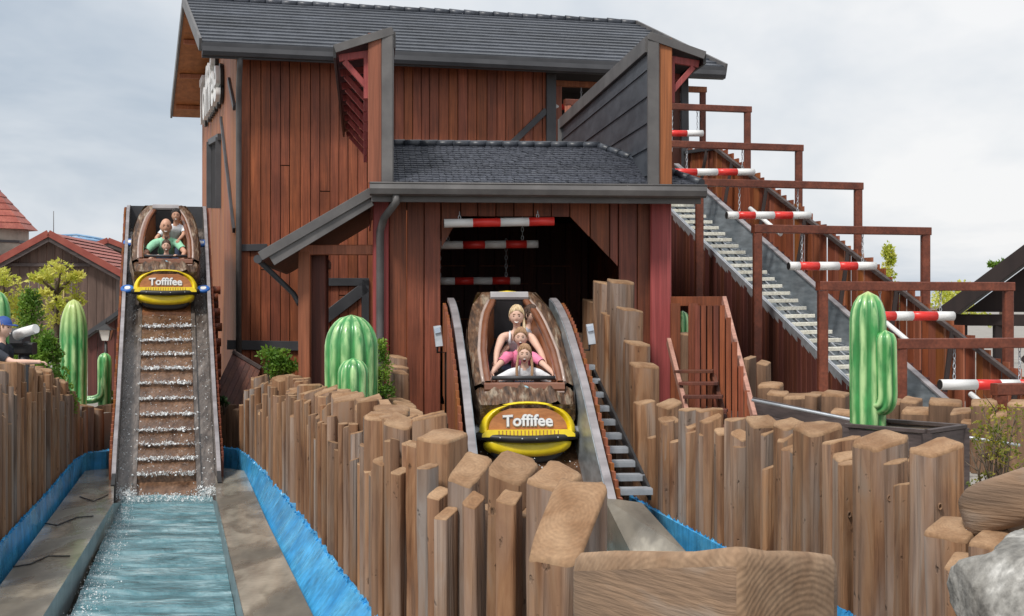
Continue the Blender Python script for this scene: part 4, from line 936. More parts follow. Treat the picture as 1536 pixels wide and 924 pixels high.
# -- fence between the chutes
fC = thing('log_fence', 'long fence of weathered carved logs running between the two chutes', 'fence', XY(*FC[0]) + Zv * -2.9)
topC = [(350, 590), (362, 572), (375, 569), (410, 570), (425, 582), (445, 583), (465, 592), (490, 600), (515, 606), (540, 614), (562, 622), (600, 630), (640, 652)]
def along(path, step):
    """points at world spacing along a (px, depth) path: yields px, d"""
    pts = [XY(*q) for q in path]; out = []
    for a, b in zip(pts[:-1], pts[1:]):
        L = (b - a).length; n = max(1, round(L / step))
        for k in range(n):
            q = a.lerp(b, (k + U(-.15, .15)) / n) if k else a.copy(); out.append((CX + F * q.x / q.y, q.y))
    return out
for px, d in along(FC[1:8], .19):
    if px > 588: break
    ax = fence_axis(FC, px); nrm = V((-ax.y, ax.x, 0))
    z = (HY - interp(topC, px) - U(-6, 9)) / F * d; w = U(.13, .23); dp = U(.16, .30)
    log(fC, XY(px, d) + nrm * U(.14, .34), -2.9, z, w, dp, ax, U(-.10, .03), U(-.08, .08), yaw=U(-.2, .3))
    for _ in range(random.choice((0, 1, 1, 2))):
        log(fC, XY(px, d) + ax * U(-.1, .1) + nrm * U(.0, .06), -2.9, z - U(.05, .42), U(.05, .11), U(.06, .11), ax, U(-.03, .02), U(-.02, .02), n=10, rnd=.7)
near = [  # pxL, pxR, ytop, d, depth, slope to front, slope to right
    (550, 588, 622, 10.9, .22, -.04, .03), (577, 622, 630, 10.25, .24, -.05, .05), (606, 628, 664, 9.75, .12, -.02, .02), (632, 692, 650, 9.4, .30, -.05, .02), (646, 674, 738, 8.85, .13, -.05, .02),
    (680, 728, 700, 8.65, .26, -.14, .03), (655, 682, 768, 8.5, .12, -.04, .01), (699, 726, 748, 8.25, .11, -.06, .02), (738, 800, 696, 8.1, .28, -.10, .06), (748, 782, 742, 7.72, .12, -.05, .02),
    (798, 866, 712, 7.65, .26, -.08, .05), (808, 900, 772, 7.05, .40, -.34, .02), (630, 655, 700, 9.1, .12, -.02, 0), (560, 585, 690, 10.2, .12, -.02, .02), (590, 612, 705, 9.6, .12, -.02, .02), (613, 634, 665, 9.6, .14, -.02, .02)]
for a, b, y, d, dp, sf, ss in near:
    mx = (a + b) / 2; base = XY(mx, d); ax = V((.90, -.43, 0)).normalized()
    log(fC, base, -2.95, (HY - y) / F * d, (b - a) / F * d * .92, dp, ax, sf, ss, n=24, rnd=.3, rough=1.0)
for a, b, y, d in ((700, 740, 730, 8.7), (770, 800, 740, 8.1), (640, 670, 690, 9.6), (735, 765, 760, 8.4), (820, 860, 760, 7.6), (788, 812, 770, 7.8), (600, 640, 690, 10.0), (855, 895, 790, 7.3)):
    log(fC, XY((a + b) / 2, d + .12), -2.95, (HY - y) / F * d, (b - a) / F * d, .24, V((.9, -.43, 0)).normalized(), U(-.06, 0), U(0, .05), n=16)
# big cut block closing the fence
blk = MB()
bt = [P(1105, 820, 5.25), P(1262, 832, 5.75), P(1120, 850, 6.75), P(852, 832, 6.2)]
bt[2].z = bt[1].z + bt[3].z - bt[0].z - .02
def block_fn(i, t):   # rounded corner box
    pass
bc = sum(bt, V((0, 0, 0))) / 4
def cut_block():
    mb = MB(); cor = [V((p.x, p.y, 0)) for p in bt]; ring = []
    for i in range(4):
        p, a, b = cor[i], cor[i - 1], cor[(i + 1) % 4]; ea, eb = (a - p), (b - p); ra = .055
        ring += [p + ea.normalized() * ra, p + (ea.normalized() + eb.normalized()) * ra * .3, p + eb.normalized() * ra]
        for k in range(1, 4): ring.append((p + eb.normalized() * ra).lerp(b - eb.normalized() * ra, k / 4))
    n = len(ring); cc = V((bc.x, bc.y, 0)); vs = []
    lv = [(-2.3, 1), (-1.0, 1), (-.6, 1), (-.3, 1), (-.07, 1), (-.025, .985), (0, .95)]
    A_ = np.array([[p.x, p.y, 1] for p in bt]); co_ = np.linalg.lstsq(A_, np.array([p.z for p in bt]), rcond=None)[0]
    ztop = lambda q: co_[0] * q.x + co_[1] * q.y + co_[2]
    for z, s in lv:
        for k, q in enumerate(ring):
            e = 1 + .012 * mn.noise(V((q.x * 3, q.y * 3, z * 2)))
            r = cc + (q - cc) * s * e; vs.append(V((r.x, r.y, z + ztop(r) + (.02 * mn.noise(V((q.x * 4, q.y * 4, 1))) if s < 1 else 0))))
    vs.append(V((bc.x, bc.y, ztop(bc) + .015)))
    for j in range(len(lv) - 1):
        for k in range(n):
            face = k // 6  # 0: front-right end, 1.. others
            mb.f.append([j * n + k, j * n + (k + 1) % n, (j + 1) * n + (k + 1) % n, (j + 1) * n + k]); mb.m.append(1 if (face == 0 and k % 6 >= 1) or j >= 4 else 0); mb.s.append(True)
    o = len(vs) - 1
    for k in range(n): mb.f.append([(len(lv) - 1) * n + k, (len(lv) - 1) * n + (k + 1) % n, o]); mb.m.append(1); mb.s.append(True)
    mb.v = vs; return mb
mat('log_flat', (.16, .105, .07), (.33, .265, .215), .8, (1.3, 1.3, 5), c3=(.29, .185, .115), bump=.5, bscale=(5, 5, 60), streak=.16, streak_scale=(3, 3, 60), lo=.3, hi=.7, detail=7)
def block_end():
    m = mat('log_end', (.25, .15, .085), (.36, .235, .145), .8, (6, 6, 6), bump=.6, bscale=(40, 40, 40), streak=.2)
    nt = m.node_tree; N = nt.nodes.new; L = nt.links.new; b = nt.nodes['Principled BSDF']
    tc = N('ShaderNodeTexCoord'); mp = N('ShaderNodeMapping'); mp.inputs['Location'].default_value = (-.05, .25, .55); L(tc.outputs['Object'], mp.inputs[0])
    w = N('ShaderNodeTexWave'); w.wave_type = 'RINGS'; w.rings_direction = 'SPHERICAL'; w.inputs['Scale'].default_value = 16; w.inputs['Distortion'].default_value = 2.5; w.inputs['Detail'].default_value = 4; w.inputs['Detail Scale'].default_value = 1.2
    L(mp.outputs[0], w.inputs[0]); src = b.inputs['Base Color'].links[0].from_socket
    mr = N('ShaderNodeMapRange'); mr.inputs[3].default_value = .955; mr.inputs[4].default_value = 1.02; L(w.outputs[1], mr.inputs[0])
    vm = N('ShaderNodeVectorMath'); vm.operation = 'SCALE'; L(src, vm.inputs[0]); L(mr.outputs[0], vm.inputs['Scale']); L(vm.outputs[0], b.inputs['Base Color'])
    bp = N('ShaderNodeBump'); bp.inputs['Strength'].default_value = .4; bp.inputs['Distance'].default_value = .003; L(w.outputs[1], bp.inputs['Height']); L(bp.outputs[0], b.inputs['Normal'])
block_end()
tag(cut_block().build('cut_log_block', ['log_flat', 'log_end'], origin=V((bc.x, bc.y, -.9))), 'massive cut log block with ring-grained end face at the tip of the fence', 'log')

# -- left fence
fL = thing('log_fence', 'fence of thin grey-brown carved logs below the tall ribbed cactus and thuja', 'fence', XY(*FL[0]) + Zv * -2.9)
topL = [(-60, 560), (0, 556), (12, 552), (28, 545), (52, 545), (60, 547), (75, 549), (88, 550), (95, 566), (110, 572), (122, 590), (140, 600), (150, 612), (172, 612)]
for px, d in along(FL, .19):
    ax = fence_axis(FL, px); nrm = V((-ax.y, ax.x, 0))
    z = (HY - interp(topL, px) - U(-2, 8)) / F * d
    log(fL, XY(px, d) + nrm * U(.12, .32), -2.9, z, U(.12, .22), U(.16, .30), ax, U(-.05, .02), U(-.04, .04))
    if px < 135:
        for _ in range(random.choice((1, 1, 2))):
            log(fL, XY(px, d) + ax * U(-.1, .1) + nrm * U(.0, .05), -2.9, z - U(.06, .5), U(.05, .10), U(.05, .10), ax, U(-.03, .02), 0, n=10, rnd=.7)
# low log wall closing the pool behind the left chute foot
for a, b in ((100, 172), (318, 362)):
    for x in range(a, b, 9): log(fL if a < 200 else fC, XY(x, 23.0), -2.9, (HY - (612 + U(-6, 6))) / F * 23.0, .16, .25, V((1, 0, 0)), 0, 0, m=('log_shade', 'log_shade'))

# -- right fence
fR = thing('log_fence', 'fence of thick brown knotted logs right of the front chute', 'fence', XY(*FR[0]) + Zv * -2.9)
LR = [(950, 985, 601, .3), (982, 1024, 603, .3), (1018, 1052, 613, .28), (1046, 1082, 613, .34), (1070, 1098, 655, .2), (1090, 1120, 627, .3), (1115, 1170, 629, .32), (1160, 1206, 633, .3), (1188, 1264, 637, .4),
      (1240, 1285, 658, .36), (1278, 1366, 657, .42), (1322, 1366, 692, .3), (1366, 1444, 668, .4)]
axR = V((.80, -.60, 0)).normalized(); STG = [.09]
for a, b, y, dp in LR:
    mx = (a + b) / 2; STG[0] = -STG[0]; d = path_at(FR, mx) + STG[0]
    log(fR, XY(mx, d), -2.95, (HY - y) / F * d, (b - a) / F * d * .72, dp * .72, fence_axis(FR, mx), U(-.08, -.02), U(-.02, .08), n=24, rnd=.32, yaw=.22, rough=1.0)
for a, b, y in ((960, 972, 640), (975, 985, 655), (1008, 1020, 660), (1034, 1044, 648), (1076, 1090, 660), (1104, 1116, 668), (1132, 1148, 668), (1178, 1190, 672), (1262, 1280, 694), (1290, 1306, 720), (1150, 1160, 700), (1052, 1064, 650), (998, 1008, 630), (1222, 1236, 690)):
    mx = (a + b) / 2; d = path_at(FR, mx) - .17
    log(fR, XY(mx, d) , -2.95, (HY - y) / F * d, (b - a) / F * d * 1.15, .13, fence_axis(FR, mx), U(-.04, -.01), .01, n=12, rnd=.7)
for a, b, y, d in ((1398, 1468, 788, 8.75), (1462, 1530, 806, 8.4), (1425, 1462, 840, 8.3), (1500, 1570, 820, 8.1)):
    log(fR, XY((a + b) / 2, d), -2.6, (HY - y) / F * d, (b - a) / F * d, .3, axR, -.06, .02, n=18)
for x, y in ((968, 632), (1003, 622), (1036, 634), (1066, 626), (1086, 642), (1112, 646), (1146, 640), (1178, 650), (1205, 662), (1234, 664), (1268, 676), (1300, 700), (1342, 690), (1362, 716), (1395, 700)):
    d = path_at(FR, x) + U(-.13, .05); log(fR, XY(x, d), -2.95, (HY - y - U(-6, 10)) / F * d, U(.10, .19), U(.10, .2), fence_axis(FR, x), U(-.08, 0), U(-.05, .06), n=16, rnd=.36, yaw=U(-.2, .4))
# knots on the nearer logs
def knot(parent, px, py, d, s):
    c = P(px, py, d); mb = MB()
    n = 10
    def ring(r, dy): return [c + V((math.cos(2 * math.pi * k / n) * r * .6, dy, math.sin(2 * math.pi * k / n) * r)) for k in range(n)]
    vs = ring(s * 1.15, .03) + ring(s, -.012) + ring(s * .62, -.008) + ring(s * .3, .02)
    fs = [(j * n + k, j * n + (k + 1) % n, (j + 1) * n + (k + 1) % n, (j + 1) * n + k) for j in range(3) for k in range(n)] + [tuple(range(3 * n, 4 * n))]
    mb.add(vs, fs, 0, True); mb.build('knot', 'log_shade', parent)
# -- log wall in front of the boathouse, right of the tunnel
fW = thing('log_wall', 'stepped wall of tall tan logs between the tunnel opening and the red post', 'wall', P(930, 700, 17.4))
for a, b, y, d in ((868, 890, 500, 19.6), (880, 902, 450, 19.3), (896, 922, 422, 18.9), (915, 946, 420, 18.4), (930, 958, 462, 18.0), (940, 970, 512, 17.7), (948, 984, 545, 17.3), (905, 925, 470, 18.5)):
    log(fW, XY((a + b) / 2, d), -2.9, (HY - y) / F * d, (b - a) / F * d * 1.1, .3, V((.9, .4, 0)).normalized(), -.04, .02, n=14, rough=.7)
# -- small log row left of the front chute
fS = thing('log_wall', 'short stepped row of pale logs right behind the bulky cactus', 'wall', P(610, 720, 14))
for a, b, y, d in ((584, 607, 533, 18.0), (584, 609, 547, 17.4), (586, 611, 556, 16.9), (587, 612, 598, 16.4), (592, 622, 604, 15.6), (600, 626, 612, 15.0), (602, 634, 618, 14.4), (615, 646, 631, 13.4), (628, 656, 645, 12.3), (640, 668, 650, 11.6)):
    log(fS, XY((a + b) / 2, d), -2.9, (HY - y) / F * d, (b - a) / F * d, .3, V((.95, .3, 0)).normalized(), -.03, .02, n=12, rough=.7)
# -- low stub logs behind the planter, under the lift
fB = thing('log_wall', 'low wall of stub logs at the foot of the lift behind the planter', 'wall', P(1250, 650, 17))
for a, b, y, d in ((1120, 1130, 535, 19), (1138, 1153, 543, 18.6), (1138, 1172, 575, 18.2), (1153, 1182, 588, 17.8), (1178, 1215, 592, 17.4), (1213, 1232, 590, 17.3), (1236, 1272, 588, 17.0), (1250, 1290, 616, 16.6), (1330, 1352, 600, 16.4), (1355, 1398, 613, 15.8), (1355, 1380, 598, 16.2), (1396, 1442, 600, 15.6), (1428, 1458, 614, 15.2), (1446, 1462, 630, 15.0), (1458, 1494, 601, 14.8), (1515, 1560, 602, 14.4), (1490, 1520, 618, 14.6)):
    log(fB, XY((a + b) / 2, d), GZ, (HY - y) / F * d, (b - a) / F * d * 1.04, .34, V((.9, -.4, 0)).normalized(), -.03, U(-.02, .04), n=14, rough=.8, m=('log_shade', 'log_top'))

for x, y, q in ((1297, 710, .05), (1388, 716, .05), (1318, 775, .06), (1334, 747, .03), (1385, 831, .06), (1209, 693, .045), (1293, 868, .045), (1198, 793, .03), (1213, 791, .03), (1274, 772, .03), (1150, 720, .03), (1060, 690, .03), (1230, 740, .03), (1410, 760, .03)):
    knot(fR, x, y, path_at(FR, x) - .19, q * .75)

for a, b, y in ((1012, 1034, 499), (1000, 1014, 512)): log(fB, XY((a + b) / 2, 19.4), GZ, (HY - y) / F * 19.4, (b - a) / F * 19.4, .25, V((1, 0, 0)), -.02, 0, m=('log_shade', 'log_top'))
# broken water where the chute meets the pool and along the channel edge
foam = MB()
for _ in range(700):
    f = random.random() ** 1.6; y = 745 + 190 * f; xl = 185 - 85 * f; x = xl + U(2, 14 + 34 * f); p = PZ(x, y, ZW + .012); droplets(foam, p, 2, .05, .12, .006, .004, .012, (V((1, 0, 0)), V((0, 1, 0))))
for _ in range(250):
    x = U(188, 314); p = PZ(x, 746 + U(-3, 6), ZW + .012); droplets(foam, p, 3, .03, .06, .02, .005, .018, (V((1, 0, 0)), V((0, 1, 0))))
stuff(foam.build('water_foam', 'foam', chL))
# ================================================================== BOATS
def boat(name, label, O, fr, tilt, wheel):
    t = bpy.data.objects.new(name, None); COL.objects.link(t); tag(t, label, 'boat', 'log boats on the chutes'); ORG[t.name] = V((0, 0, 0))
    f = (-fr.b) * math.cos(R(tilt)) - Zv * math.sin(R(tilt)); u = (-fr.b) * math.sin(R(tilt)) + Zv * math.cos(R(tilt)); x = f.cross(u)
    mtx = Matrix((x, f, u)).transposed().to_4x4(); mtx.translation = O; t.matrix_world = mtx
    # hull
    def W(y):
        if y > -.2: k = (y + .2) / .75; return .565 - .08 * k * k
        if y < -.9: k = (-.9 - y) / 1.3; return .565 - .20 * k * k
        return .565
    def hull(a, b):
        y = -2.2 + 2.62 * b; w = W(y); th = math.pi * (a); c, s = math.cos(th), math.sin(th)
        X = math.copysign(abs(c) ** .62, c) * w; Z = -.60 * (s ** .62) + .01
        dn = .045 * mn.noise(V((X * 5, y * 1.6, Z * 5))) + .03 * abs(mn.noise(V((X * 14, y * 3.2, Z * 14))))
        q = V((X, y, Z)); n = V((c, 0, -s * 1.0)).normalized(); return q + n * dn * min(1, 8 * s + .35)
    mb = MB(); mb.grid(40, 46, hull)
    for yy, fl in ((-2.2, 0), (.42, 1)):
        ring = [hull(i / 20, 0 if yy < 0 else 1) for i in range(21)]; mb.add(ring, [tuple(range(21)) if fl else tuple(range(20, -1, -1))])
    mb.build('hull', 'bark', t)
    # opening outline (x, y) clockwise from front right
    out = [(.45, .0), (.455, -.3), (.45, -.7), (.415, -1.05), (.375, -1.35), (.33, -1.58), (.27, -1.76), (.225, -1.88), (.21, -1.95), (-.21, -1.95), (-.225, -1.88), (-.27, -1.76), (-.33, -1.58), (-.375, -1.35), (-.415, -1.05), (-.45, -.7), (-.455, -.3), (-.45, .0)]
    out = [(a * .88, b) for a, b in out]
    def rz(y): return .02 + .03 * max(0, (-1.0 - y) / .9) ** 1.5
    # deck between hull edge and rim
    def deck(a, b):
        i = a * (len(out) - 1); k = min(int(i), len(out) - 2); fr_ = i - k; px_, py_ = out[k][0] * (1 - fr_) + out[k + 1][0] * fr_, out[k][1] * (1 - fr_) + out[k + 1][1] * fr_
        sgn = 1 if px_ >= 0 else -1
        ex, ey = sgn * W(py_) * .985, py_
        if py_ < -1.9: ex, ey = px_ * 1.6, -2.2
        q = V((px_, py_, rz(py_) + .0)).lerp(V((ex, ey, -.02 + rz(py_) * .6)), b)
        q.z += .03 * math.sin(b * math.pi) + .025 * mn.noise(q * 9) * (1 if .05 < b < .98 else 0); return q
    MB().grid(70, 6, deck, flip=True).build('deck', 'bark', t)
    # front deck: ruffled bark from rim to the sign
    def nose(a, b):
        X = (a - .5) * 2 * (.575 - .04 * b); Y = .0 + .33 * b; z = .02 - .05 * b ** 2 - .13 * (abs(a - .5) * 2) ** 4
        q = V((X, Y, z)); q.z += .05 * mn.noise(V((X * 11, Y * 4, 3))) + .035 * abs(mn.noise(V((X * 22, Y * 7, 8)))); return q
    MB().grid(60, 14, nose).build('front_deck', 'bark', t)
    # rim sweep
    pts = [V((a, b, rz(b))) for a, b in out]
    mb = MB(); prof = [(-.035, -.03), (.045, -.03), (.05, .015), (.03, .04), (-.02, .04), (-.035, .02)]
    vs = []; n = len(pts)
    for i, p in enumerate(pts):
        tt = (pts[min(i + 1, n - 1)] - pts[max(i - 1, 0)]).normalized(); nn = V((-tt.y, tt.x, 0)).normalized() * 1.0
        if nn.dot(V((p.x, p.y + .9, 0))) < 0: nn = -nn
        vs += [p + nn * a + Zv * b for a, b in prof]
    K = len(prof); mb.add(vs, [(i * K + k, i * K + (k + 1) % K, (i + 1) * K + (k + 1) % K, (i + 1) * K + k) for i in range(n - 1) for k in range(K)], 0, True)
    mb.build('rim', 'rim', t)
    for k in (-1, 1):
        mb = MB(); mb.tube([V((k * (abs(a) + .055), b, rz(b) + .012)) for a, b in out[:8]], .022, 8); mb.build('rim_strip', 'rim_light', t)
    # front lip panel
    mb = MB(); mb.beam(V((-.445, .03, -.03)), V((.445, .03, -.03)), .12, .15, ch=.04); mb.build('front_lip', 'rim', t)
    mb = MB(); mb.beam(V((-.44, .095, -.035)), V((.44, .095, -.035)), .02, .03, ch=.008); mb.build('front_groove', 'rim_light', t)
    mb = MB(); mb.tube([V((-.35, -.06, .06)), V((.35, -.06, .06))], .024, 8); mb.build('grab_bar', 'pad', t)
    mb = MB(); mb.ell(V((0, .085, .015)), .045, .015, .032); mb.build('badge', 'badge', t)
    # tub
    inner = [V((a * .95, b * .985 - .01, rz(b) - .02)) for a, b in out]; low = [V((a * .85, b * .97 - .02, -.50)) for a, b in out]
    mb = MB(); mb.add(inner + low, [(i, i + 1, n + i + 1, n + i) for i in range(n - 1)] + [(n - 1, 0, n, 2 * n - 1)], 0, True); mb.build('tub', 'tub', t)
    mb = MB(); mb.add(low, [tuple(range(n))]); mb.build('tub_floor', 'black', t)
    # headrest
    mb = MB(); mb.beam(V((-.23, -1.93, .10)), V((.23, -1.93, .10)), .11, .10, ch=.035); mb.build('headrest', 'pad_light', t)
    mb = MB(); mb.beam(V((0, -1.92, .06)), V((0, -1.90, -.45)), .44, .08, up=V((0, 1, 0)), ch=.02); mb.build('back_pad', 'pad', t)
    # sign face
    D = V((0, .39, -.46)).normalized(); N_ = V((0, .46, .39)).normalized(); S0 = V((0, .33, -.01))
    def sp(X, s, h): return S0 + V((X, 0, 0)) + D * s + N_ * h
    def outline(ax, bt, s0, bb, m=40):
        o = []
        for i in range(m):
            a = 2 * math.pi * i / m; c, s = math.cos(a), math.sin(a)
            o.append((ax * math.copysign(abs(c) ** .85, c), s0 - (bt if s > 0 else bb) * math.copysign(abs(s) ** .9, s)))
        return o
    def dome(mb, o, rings, m=0):
        cx_, cs = 0, sum(q[1] for q in o) / len(o); k = len(o); vs = []
        for sc_, h in rings: vs += [sp(cx_ + (X - cx_) * sc_, cs + (s - cs) * sc_, h) for X, s in o]
        fs = [(j * k + i, j * k + (i + 1) % k, (j + 1) * k + (i + 1) % k, (j + 1) * k + i) for j in range(len(rings) - 1) for i in range(k)] + [tuple((len(rings) - 1) * k + i for i in range(k))]
        mb.add(vs, fs, m, True); return mb
    yo = outline(.515, .33, .33, .07)
    dome(MB(), yo, [(1, -.14), (1.02, -.03), (1.0, .04), (.93, .075), (.90, .08), (.87, .065), (.85, .03)]).build('fender', 'yellow', t)
    po = [(X, s) for X, s in outline(.425, .255, .315, .0)]
    mb = MB(); k = len(po); mb.add([sp(X, s, .052) for X, s in po], [tuple(range(k))]); mb.add([sp(X, s, .052) for X, s in po] + [sp(X, s, .0) for X, s in po], [(i, (i + 1) % k, k + (i + 1) % k, k + i) for i in range(k)]); sg = mb.build('sign_panel', 'caramel', t)
    tm = Matrix((V((-1, 0, 0)), -D, N_)).transposed().to_4x4(); tm.translation = sp(0, .215, .066)
    text_mesh('Toffifee', .15, .008, 'white', 'lettering', sg, tm, offset=.0035, bend=.12, width=.54)
    tm2 = tm.copy(); tm2.translation = sp(0, .218, .054)
    text_mesh('Toffifee', .15, .006, 'pad_light', 'lettering_outline', sg, tm2, offset=.009, bend=.12, width=.55)
    mb = MB()
    lo = [(-.44, .315), (.44, .315), (.50, .36), (.505, .395), (-.505, .395), (-.50, .36)]
    mb.prism([sp(X, s, .02) for X, s in lo], N_ * .085); mb.build('ledge', 'yellow', t)
    mb = MB()
    for i in range(17): X = -.32 + .04 * i; mb.box(sp(X, .35, .106), .010, .05, .004, (V((1, 0, 0)), D, N_))
    stuff(mb.build('ledge_ribs', 'caramel', t))
    cur = [sp(X, .425 - .19 * X * X, .135 - .42 * X * X) for X in [-.545 + 1.09 * i / 14 for i in range(15)]]
    mb = MB(); mb.tube(cur, .042, 10); bm_ = mb.build('bumper', 'black', t)
    mb = MB()
    for i in (3, 6, 8, 11): mb.ell(cur[i] + N_ * .042, .010, .010, .010, 8, 6)
    mb.build('bolts', 'galv', bm_)
    lo2 = outline(.475, .02, .44, .155)
    dome(MB(), lo2, [(1, -.16), (1.0, .0), (.97, .045), (.85, .075), (.5, .085)]).build('lower_lip', 'yellow', t)
    dome(MB(), outline(.40, .02, .50, .16), [(1, -.22), (1, -.04), (.9, -.02)]).build('keel', 'pad', t)
    # rear fender
    mb = MB(); mb.tube([V((-.52 + 0 * a, -2.1, -.3)) if False else V((math.cos(a) * .40, -2.12, math.sin(a) * .40 - .40)) for a in [math.pi * i / 14 for i in range(15)]], .07, 8); mb.build('rear_fender', 'yellow', t)
    for X in (-1, 1):
        for Y, z_ in ((.46, -.30), (-1.25, -.28)):
            c = V((X * (.56 if wheel == 'pad' else .62), Y, z_)); wl = MB()
            wl.tube([c + V((math.cos(a) * .085, math.sin(a) * .085, 0)) for a in [2 * math.pi * i / 16 for i in range(17)]], .032, 8, cap=False); w_ = wl.build('guide_wheel', wheel, t)
            MB().tube([c - Zv * .02, c + Zv * .03], .05, 12).build('hub', 'galv' if wheel == 'pad' else 'white', w_)
            MB().beam(V((X * .40, Y, z_ - .05)), V((X * .60, Y, z_ - .05)), .06, .03).build('axle', 'black', t)
    return t, mtx
bR, mR = boat('log_boat', 'log boat carrying four riders, yellow bow, leaving the tunnel', P(786, 578, 16.2), FRc, 28, 'pad')
bL, mL = boat('log_boat', 'log boat carrying three riders at the top of the steep wet chute', P(248.5, 391, 24.9), FLc, 28.5, 'blue_wheel')

# ================================================================== PEOPLE
PEOPLE = []
def head_parts(C, fwd, up, s, hair, face, skin):
    """returns list of (name, MB, material) and adds the head to a body MB"""
    x = fwd.cross(up).normalized()      # person's right
    ax = (x, fwd, up)
    def shape(a, b, c):
        # a right, b forward, c up
        j = 1.0
        if c < 0: j = 1 - .26 * c * c * 1.3
        a2, b2, c2 = a * j, b * (1 - .08 * max(0, -c)), c
        if b > 0:
            g = math.exp(-(a / .16) ** 2 - ((c + .12) / .20) ** 2); b2 += .20 * g                     # nose
            g = math.exp(-(a / .10) ** 2 - ((c - .12) / .2) ** 2); b2 += .04 * g
            for k in (-1, 1): b2 -= .10 * math.exp(-((a - k * .36) / .17) ** 2 - ((c - .08) / .13) ** 2)   # eye sockets
            b2 += .05 * math.exp(-(a / .3) ** 2 - ((c + .80) / .2) ** 2)                              # chin
            for k in (-1, 1): b2 += .04 * math.exp(-((a - k * .45) / .2) ** 2 - ((c + .25) / .2) ** 2)
            if b2 > .86 and abs(c) < .9 : b2 = .86 + (b2 - .86) * .75
        return a2, b2, c2
    hd = MB(); hd.ell(C, .080 * s, .092 * s, .114 * s, 28, 22, ax, fn=shape)
    for k in (-1, 1): hd.ell(C + x * (k * .075 * s) - fwd * .005 * s - up * .008 * s, .012 * s, .022 * s, .032 * s, 8, 8, ax)
    def pt(a, c, off=0.0):
        b = math.sqrt(max(.02, 1 - a * a - c * c)); q = shape(a, b, c); return C + x * (q[0] * .074 * s) + fwd * (q[1] * .092 * s + off) + up * (q[2] * .118 * s)
    parts = []
    for k in (-1, 1):
        m = MB(); m.ell(pt(k * .36, .08, .000 * s), .013 * s, .007 * s, .0065 * s, 8, 6, ax); parts.append(('eye', m, 'eye_dark'))
        m = MB(); m.tube([pt(k * .18, .27, .002 * s), pt(k * .36, .31, .003 * s), pt(k * .52, .26, .003 * s)], .0038 * s, 6); parts.append(('eyebrow', m, 'hair_light' if hair in ('blonde', 'hair_light') else 'hair_brown'))
    if face == 'scream':
        m = MB(); m.ell(pt(0, -.52, -.004 * s), .021 * s, .016 * s, .027 * s, 12, 8, ax); parts.append(('mouth', m, 'mouth'))
        m = MB(); m.ell(pt(0, -.40, .0055 * s), .016 * s, .006 * s, .006 * s, 8, 6, ax); parts.append(('teeth', m, 'teeth'))
        m = MB(); c0 = pt(0, -.52, .006 * s); m.tube([c0 + x * (math.cos(t) * .022 * s) + up * (math.sin(t) * .028 * s) for t in [2 * math.pi * i / 14 for i in range(15)]], .0035 * s, 6, cap=False); parts.append(('lips', m, 'lip'))
    else:
        w = .30 if face == 'grin' else .24
        m = MB(); m.tube([pt(-w, -.42, .002 * s), pt(-w * .5, -.50, .005 * s), pt(0, -.53, .006 * s), pt(w * .5, -.50, .005 * s), pt(w, -.42, .002 * s)], [.003 * s, .007 * s, .009 * s, .007 * s, .003 * s], 8); parts.append(('teeth', m, 'teeth'))
        m = MB(); m.tube([pt(-w, -.46, .003 * s), pt(-w * .5, -.58, .007 * s), pt(0, -.62, .008 * s), pt(w * .5, -.58, .007 * s), pt(w, -.46, .003 * s)], .0035 * s, 6); parts.append(('lips', m, 'lip'))
    def cap_fn(front, low, puff):
        m = MB()
        def g(a, b):
            th = a * 2 * math.pi; cc = 1 - b * 1.0
            # polar from crown; extends lower at the back than at the front
            ph = b * (math.pi * (low - (low - front) * max(0, math.sin(th)) ** .7))
            X, Y, Z = math.sin(ph) * math.cos(th), math.sin(ph) * math.sin(th), math.cos(ph)
            k = puff * (1 + .03 * mn.noise(V((X * 6, Y * 6, Z * 3))))
            q = C + x * (X * .074 * s * k) + fwd * (Y * .092 * s * k - .006 * s) + up * (Z * .118 * s * k); return q
        m.grid(24, 12, g, wrap=True); return m
    if hair and hair != 'bald':
        parts.append(('hair', cap_fn(.30, .66, 1.09), hair))
        m = MB(); rg = random.Random(int(s * 1000))
        for i in range(46):
            th = rg.uniform(0, 6.28); lo_ = .60 - .33 * max(0, math.sin(th)); pts = []
            for j in range(6):
                ph = math.pi * lo_ * (.12 + .95 * j / 5); k_ = 1.10 + rg.uniform(-.01, .035); t2 = th + rg.uniform(-.06, .06)
                pts.append(C + x * (math.sin(ph) * math.cos(t2) * .077 * s * k_) + fwd * (math.sin(ph) * math.sin(t2) * .092 * s * k_ - .006 * s) + up * (math.cos(ph) * .116 * s * k_))
            m.tube(pts, [.004 * s, .0055 * s, .006 * s, .0055 * s, .004 * s, .002 * s], 5)
        parts.append(('hair_strands', m, hair))
    return hd, parts, pt, x
